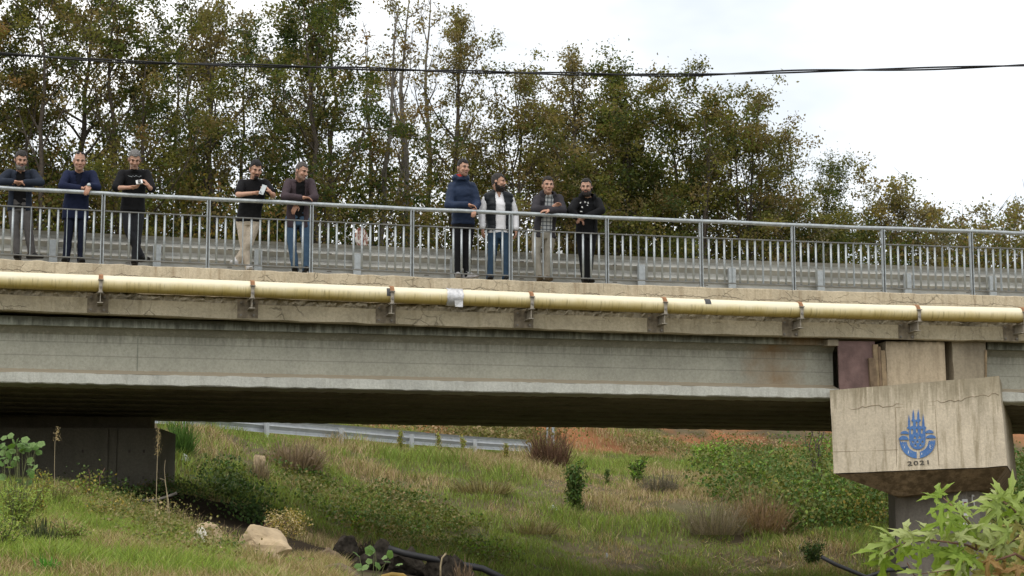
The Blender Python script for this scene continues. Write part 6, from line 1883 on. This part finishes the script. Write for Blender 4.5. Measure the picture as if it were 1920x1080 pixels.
# ------------------------------------------------------------------ plants with large leaves, each leaf a part
def leaf_mesh(outline, seed, col, col2, curl=.25, fold=.18):
    """flat lobed outline in the xy plane (stem at the origin, tip along +y), fanned from the vein junction, cupped and folded"""
    rg = np.random.default_rng(seed)
    O = np.array(outline, float)
    c0 = np.array([0, O[:, 1].max() * .22])
    mid = c0 + (O - c0) * .55
    P = np.r_[[c0], mid, O]
    r2 = ((P - c0) ** 2).sum(1)
    z = -curl * r2 + fold * np.abs(P[:, 0]) * .6 + rg.normal(size=len(P)) * .025
    V = np.c_[P, z]; n = len(O)
    F3 = [(0, 1 + k, 1 + (k + 1) % n) for k in range(n)]
    F4 = [(1 + k, 1 + n + k, 1 + n + (k + 1) % n, 1 + (k + 1) % n) for k in range(n)]
    me = bpy.data.meshes.new('leaf'); me.from_pydata([tuple(p) for p in V], [], F3 + F4)
    a = me.attributes.new('Col', 'FLOAT_COLOR', 'POINT')
    t = (rg.random(len(V)) * .5 + .5 * (np.sqrt(r2) / np.sqrt(r2).max()))[:, None]
    c = np.ones((len(V), 4), np.float32); c[:, :3] = np.array(col) * (1 - t) + np.array(col2) * t
    a.data.foreach_set('color', c.ravel())
    me.polygons.foreach_set('use_smooth', np.ones(len(me.polygons), bool)); me.materials.append(M['bigleaf']); me.update()
    return me
def maple_outline():
    pts = []
    lobes = [(-128, .42), (-68, .78), (0, 1.0), (68, .78), (128, .42)]
    for i, (a, L) in enumerate(lobes):
        def pt(r, da): q = RAD(90 - (a + da)); return (r * math.cos(q), r * math.sin(q) + .22)
        pts += [pt(L * .46, -13), pt(L * .66, -15), pt(L * .69, -7), pt(L, 0), pt(L * .69, 7), pt(L * .66, 15), pt(L * .46, 13)]
        if i < 4:
            pts.append(pt(.21, (lobes[i + 1][0] - a) / 2))
    pts = pts + [(.0, 0.04)]
    return pts[::-1]
def round_outline():
    pts = []
    for k in range(22):
        a = -90 + 12 + (360 - 24) * k / 21
        r = .5 * (1 + .10 * math.cos(5 * RAD(a) + .6) + .04 * math.cos(11 * RAD(a)))
        pts.append((r * math.cos(RAD(a)), .5 + r * math.sin(RAD(a))))
    return pts
GREEN = [((.20, .30, .045), (.27, .36, .06)), ((.28, .37, .09), (.36, .43, .14)), ((.37, .43, .17), (.44, .48, .21)), ((.46, .43, .17), (.42, .33, .12)), ((.40, .27, .11), (.28, .15, .06))]
LM = [leaf_mesh(maple_outline(), 200 + i, *g_, curl=.55 + .2 * (i % 3), fold=.4) for i, g_ in enumerate(GREEN)]
RM = [leaf_mesh(round_outline(), 230 + i, *g_, curl=.3, fold=.15) for i, g_ in enumerate([((.09, .17, .04), (.13, .22, .06)), ((.17, .27, .09), (.22, .32, .12))])]
def put_leaf(parent, me, p, size, rg, tip, face=.75):
    """tip: direction in the picture plane; the blade roughly faces the sky and the viewer"""
    y = np.array([tip[0], rg.normal() * .35, tip[1]]); y /= np.linalg.norm(y)
    n_ = np.array([rg.normal() * .35, -face + rg.normal() * .3, .55 + rg.normal() * .25]); n_ -= y * (n_ @ y); n_ /= np.linalg.norm(n_)
    x = np.cross(y, n_)
    o = obj('leaf', me, None, parent)
    Mx = Matrix(((x[0], y[0], n_[0], p[0]), (x[1], y[1], n_[1], p[1]), (x[2], y[2], n_[2], p[2]), (0, 0, 0, 1)))
    o.matrix_local = Mx @ Matrix.Scale(size, 4)
    return o
def W6(x, y): return (1614 + x / 6, 902 + y / 6)
YM = 10.4
bx_, by_ = at(2010, 1300, YM)[0], YM
mp = empty('maple_sapling', (bx_, by_, gz(bx_, by_)), 0, 'fresh green lobed-leaf branch reaching in at the lower right', 'tree')
mo = np.array(mp.location); rg = np.random.default_rng(77)
def branch(pts, r0, r1, dy=0.):
    P = [at(*W6(x, y), YM + dy + .05 * math.sin(x * .01)) - mo for x, y in pts]
    MB().tube(P, [r0 + (r1 - r0) * k / (len(P) - 1) for k in range(len(P))], 6).build('branch', M['stem_red'], mp, True)
MB().tube([np.array([0, 0, -.2]), np.array([-.02, 0, .4]), at(*W6(2300, 1500), YM) - mo, at(*W6(2080, 1150), YM) - mo, at(*W6(1900, 960), YM) - mo], [.035, .03, .024, .016, .011], 8).build('trunk', M['bark_grey'], mp, True)
branch([(1900, 960), (1840, 880), (1740, 820), (1540, 772), (1300, 770), (1200, 722), (1000, 690), (800, 665), (520, 690), (390, 740), (260, 820)], .010, .003)
branch([(1300, 770), (1290, 560), (1200, 450), (1060, 310), (930, 190)], .006, .003, -.05)
branch([(2060, 1120), (2000, 560), (1920, 480), (1790, 400), (1700, 300), (1590, 220)], .011, .003, .06)
branch([(1920, 480), (1800, 590), (1650, 740), (1600, 775)], .007, .004, .1)
branch([(1740, 820), (1500, 900), (1300, 960), (1000, 1000), (640, 1050)], .007, .002, -.1)
branch([(520, 920), (600, 1060), (680, 1100)], .003, .004, .1)
leaves = [(900, 190, -.1, 1, 62, 0), (860, 200, -1, .25, 55, 0), (940, 230, -.5, -1, 66, 0), (1010, 300, .25, 1, 40, 1), (1040, 270, 1, -.1, 40, 1), (1130, 340, .6, .3, 48, 1), (1180, 460, -.9, .5, 60, 0), (960, 450, -1, -.3, 55, 0), (1180, 480, -.3, -1, 52, 0), (1060, 400, -.7, -1, 50, 0),
          (390, 720, -.5, 1, 64, 1), (380, 730, -1, .1, 66, 1), (250, 820, -1, .3, 58, 0), (280, 830, -.1, -1, 72, 0), (500, 690, .1, 1, 60, 2), (600, 680, -.6, .8, 56, 2), (800, 660, -.2, 1, 58, 2), (800, 665, -1, .1, 64, 1), (560, 700, -.6, -1, 74, 0), (650, 700, .1, -1, 66, 0), (480, 700, -.5, -1, 56, 0),
          (820, 690, .1, -1, 70, 0), (900, 720, -.4, -1, 78, 0), (1000, 720, .2, -1, 76, 0), (1080, 720, -.2, -1, 66, 0), (960, 690, .1, 1, 56, 2), (1080, 690, .5, .8, 56, 2), (1180, 700, -.3, 1, 56, 1), (1240, 700, .4, 1, 58, 1), (1300, 660, -.3, 1, 60, 1), (1400, 700, .2, 1, 60, 2), (1350, 760, -.5, .5, 50, 3),
          (1590, 220, -1, .3, 68, 2), (1600, 230, -1, -.2, 66, 1), (1600, 230, -.3, 1, 50, 1), (1640, 250, .3, 1, 62, 1), (1690, 300, 0, -1, 62, 0), (1560, 280, -.8, -.8, 64, 1), (1700, 310, .6, .9, 50, 1), (1800, 400, .5, 1, 56, 1), (1800, 410, 1, .3, 44, 2), (1790, 420, -1, .1, 52, 1), (1800, 470, -.8, -.8, 54, 3),
          (1700, 620, -1, .6, 60, 1), (1650, 700, -1, .1, 62, 2), (1640, 690, -.5, .8, 56, 2), (1700, 640, .9, .1, 60, 2), (1780, 600, .7, -.6, 58, 3), (1850, 560, .8, .5, 60, 1), (1880, 640, .2, -1, 60, 1), (1500, 770, -.3, 1, 52, 2), (1560, 790, .6, .3, 56, 2), (1700, 800, .8, -.2, 62, 3), (1780, 760, .4, 1, 56, 1),
          (1300, 790, -.8, -.6, 66, 3), (1240, 800, -.4, -1, 60, 0), (1180, 820, -.7, -.8, 58, 0), (1400, 800, 0, -1, 64, 3), (1480, 820, -.5, -1, 62, 4), (1620, 850, -.1, -1, 62, 4), (1700, 900, .3, -1, 64, 3), (1780, 930, -.3, -1, 66, 4), (1860, 900, .3, -1, 62, 3), (1850, 820, .9, .2, 60, 1), (1900, 880, .3, .9, 55, 1),
          (1300, 960, -.4, .6, 58, 2), (1200, 980, -1, .1, 64, 2), (1080, 1000, -1, .1, 62, 1), (1000, 1010, -.2, -.8, 58, 3), (1150, 1000, .1, -.9, 60, 3), (1300, 980, .2, -1, 60, 3), (1400, 940, .6, .5, 56, 2), (1450, 960, .1, -1, 62, 2), (1560, 960, .3, -1, 66, 4), (700, 1050, -.8, .3, 46, 1), (760, 1060, .8, -.2, 44, 2),
          (1880, 1000, -.2, -1, 64, 2), (1650, 1000, .1, -1, 60, 3), (1500, 1040, -.6, -.6, 60, 2), (1380, 1060, .3, -.8, 60, 1), (1920, 700, .3, .8, 60, 1), (1940, 780, .2, -1, 60, 2)]
for x, y, tx, ty, sp_, ci in leaves:
    p = at(*W6(x, y), YM + rg.uniform(-.16, .12)) - mo
    put_leaf(mp, LM[ci], p, sp_ * .80 / px_m(YM) * rg.uniform(.8, 1.12), rg, (tx, ty))

def round_plant(label, base, leaves, Y, size, seed):
    rg = np.random.default_rng(seed)
    b = at(*base, Y); b[2] = min(b[2], gz(b[0], b[1])) if b[2] - gz(b[0], b[1]) < .6 else gz(b[0], b[1])
    t = empty('leafy_plant', tuple(b), 0, label, 'plant')
    top = None
    for i, (x, y) in enumerate(leaves):
        p = at(x, y, Y + rg.uniform(-.15, .15)) - b
        mid = p * .55 + np.array([rg.normal() * .03, 0, .02]); q0 = np.array([rg.normal() * .03, rg.normal() * .03, -.03])
        if i % 2 == 0: MB().tube([q0, mid, p], [.006, .004, .002], 5).build('stem', M['stem'], t, True)
        tip = np.array([x - base[0], 0.35 * (base[1] - y)]) / 60 + rg.normal(size=2) * .5
        put_leaf(t, RM[i % 2], p, size * rg.uniform(.8, 1.2), rg, (tip[0], tip[1] * .4 + .05), .55)
    return t
lv = [(8, 838), (22, 822), (30, 832), (40, 828), (52, 836), (62, 840), (66, 848), (10, 852), (20, 862), (28, 850), (36, 846), (46, 850), (54, 848), (60, 880), (8, 872), (16, 868), (36, 862), (50, 866), (62, 886), (4, 826), (26, 840), (44, 838), (14, 956), (30, 944), (6, 962), (20, 930), (40, 905), (12, 895)]
rj = random.Random(5)
lv = lv + [(max(1, x + rj.uniform(-9, 9)), y + rj.uniform(-8, 12)) for x, y in lv]
round_plant('tall round-leaved green plant at the far left edge', (30, 1000), lv, 16.6, .062, 301)
lv = [(674, 1044), (688, 1038), (704, 1034), (686, 1052), (702, 1032), (716, 1046), (730, 1048), (692, 1062), (668, 1066), (742, 1060), (714, 1066), (680, 1068), (724, 1052)]
round_plant('round-leaved pale green plant at the bottom centre', (695, 1120), lv, 17.5, .075, 302)
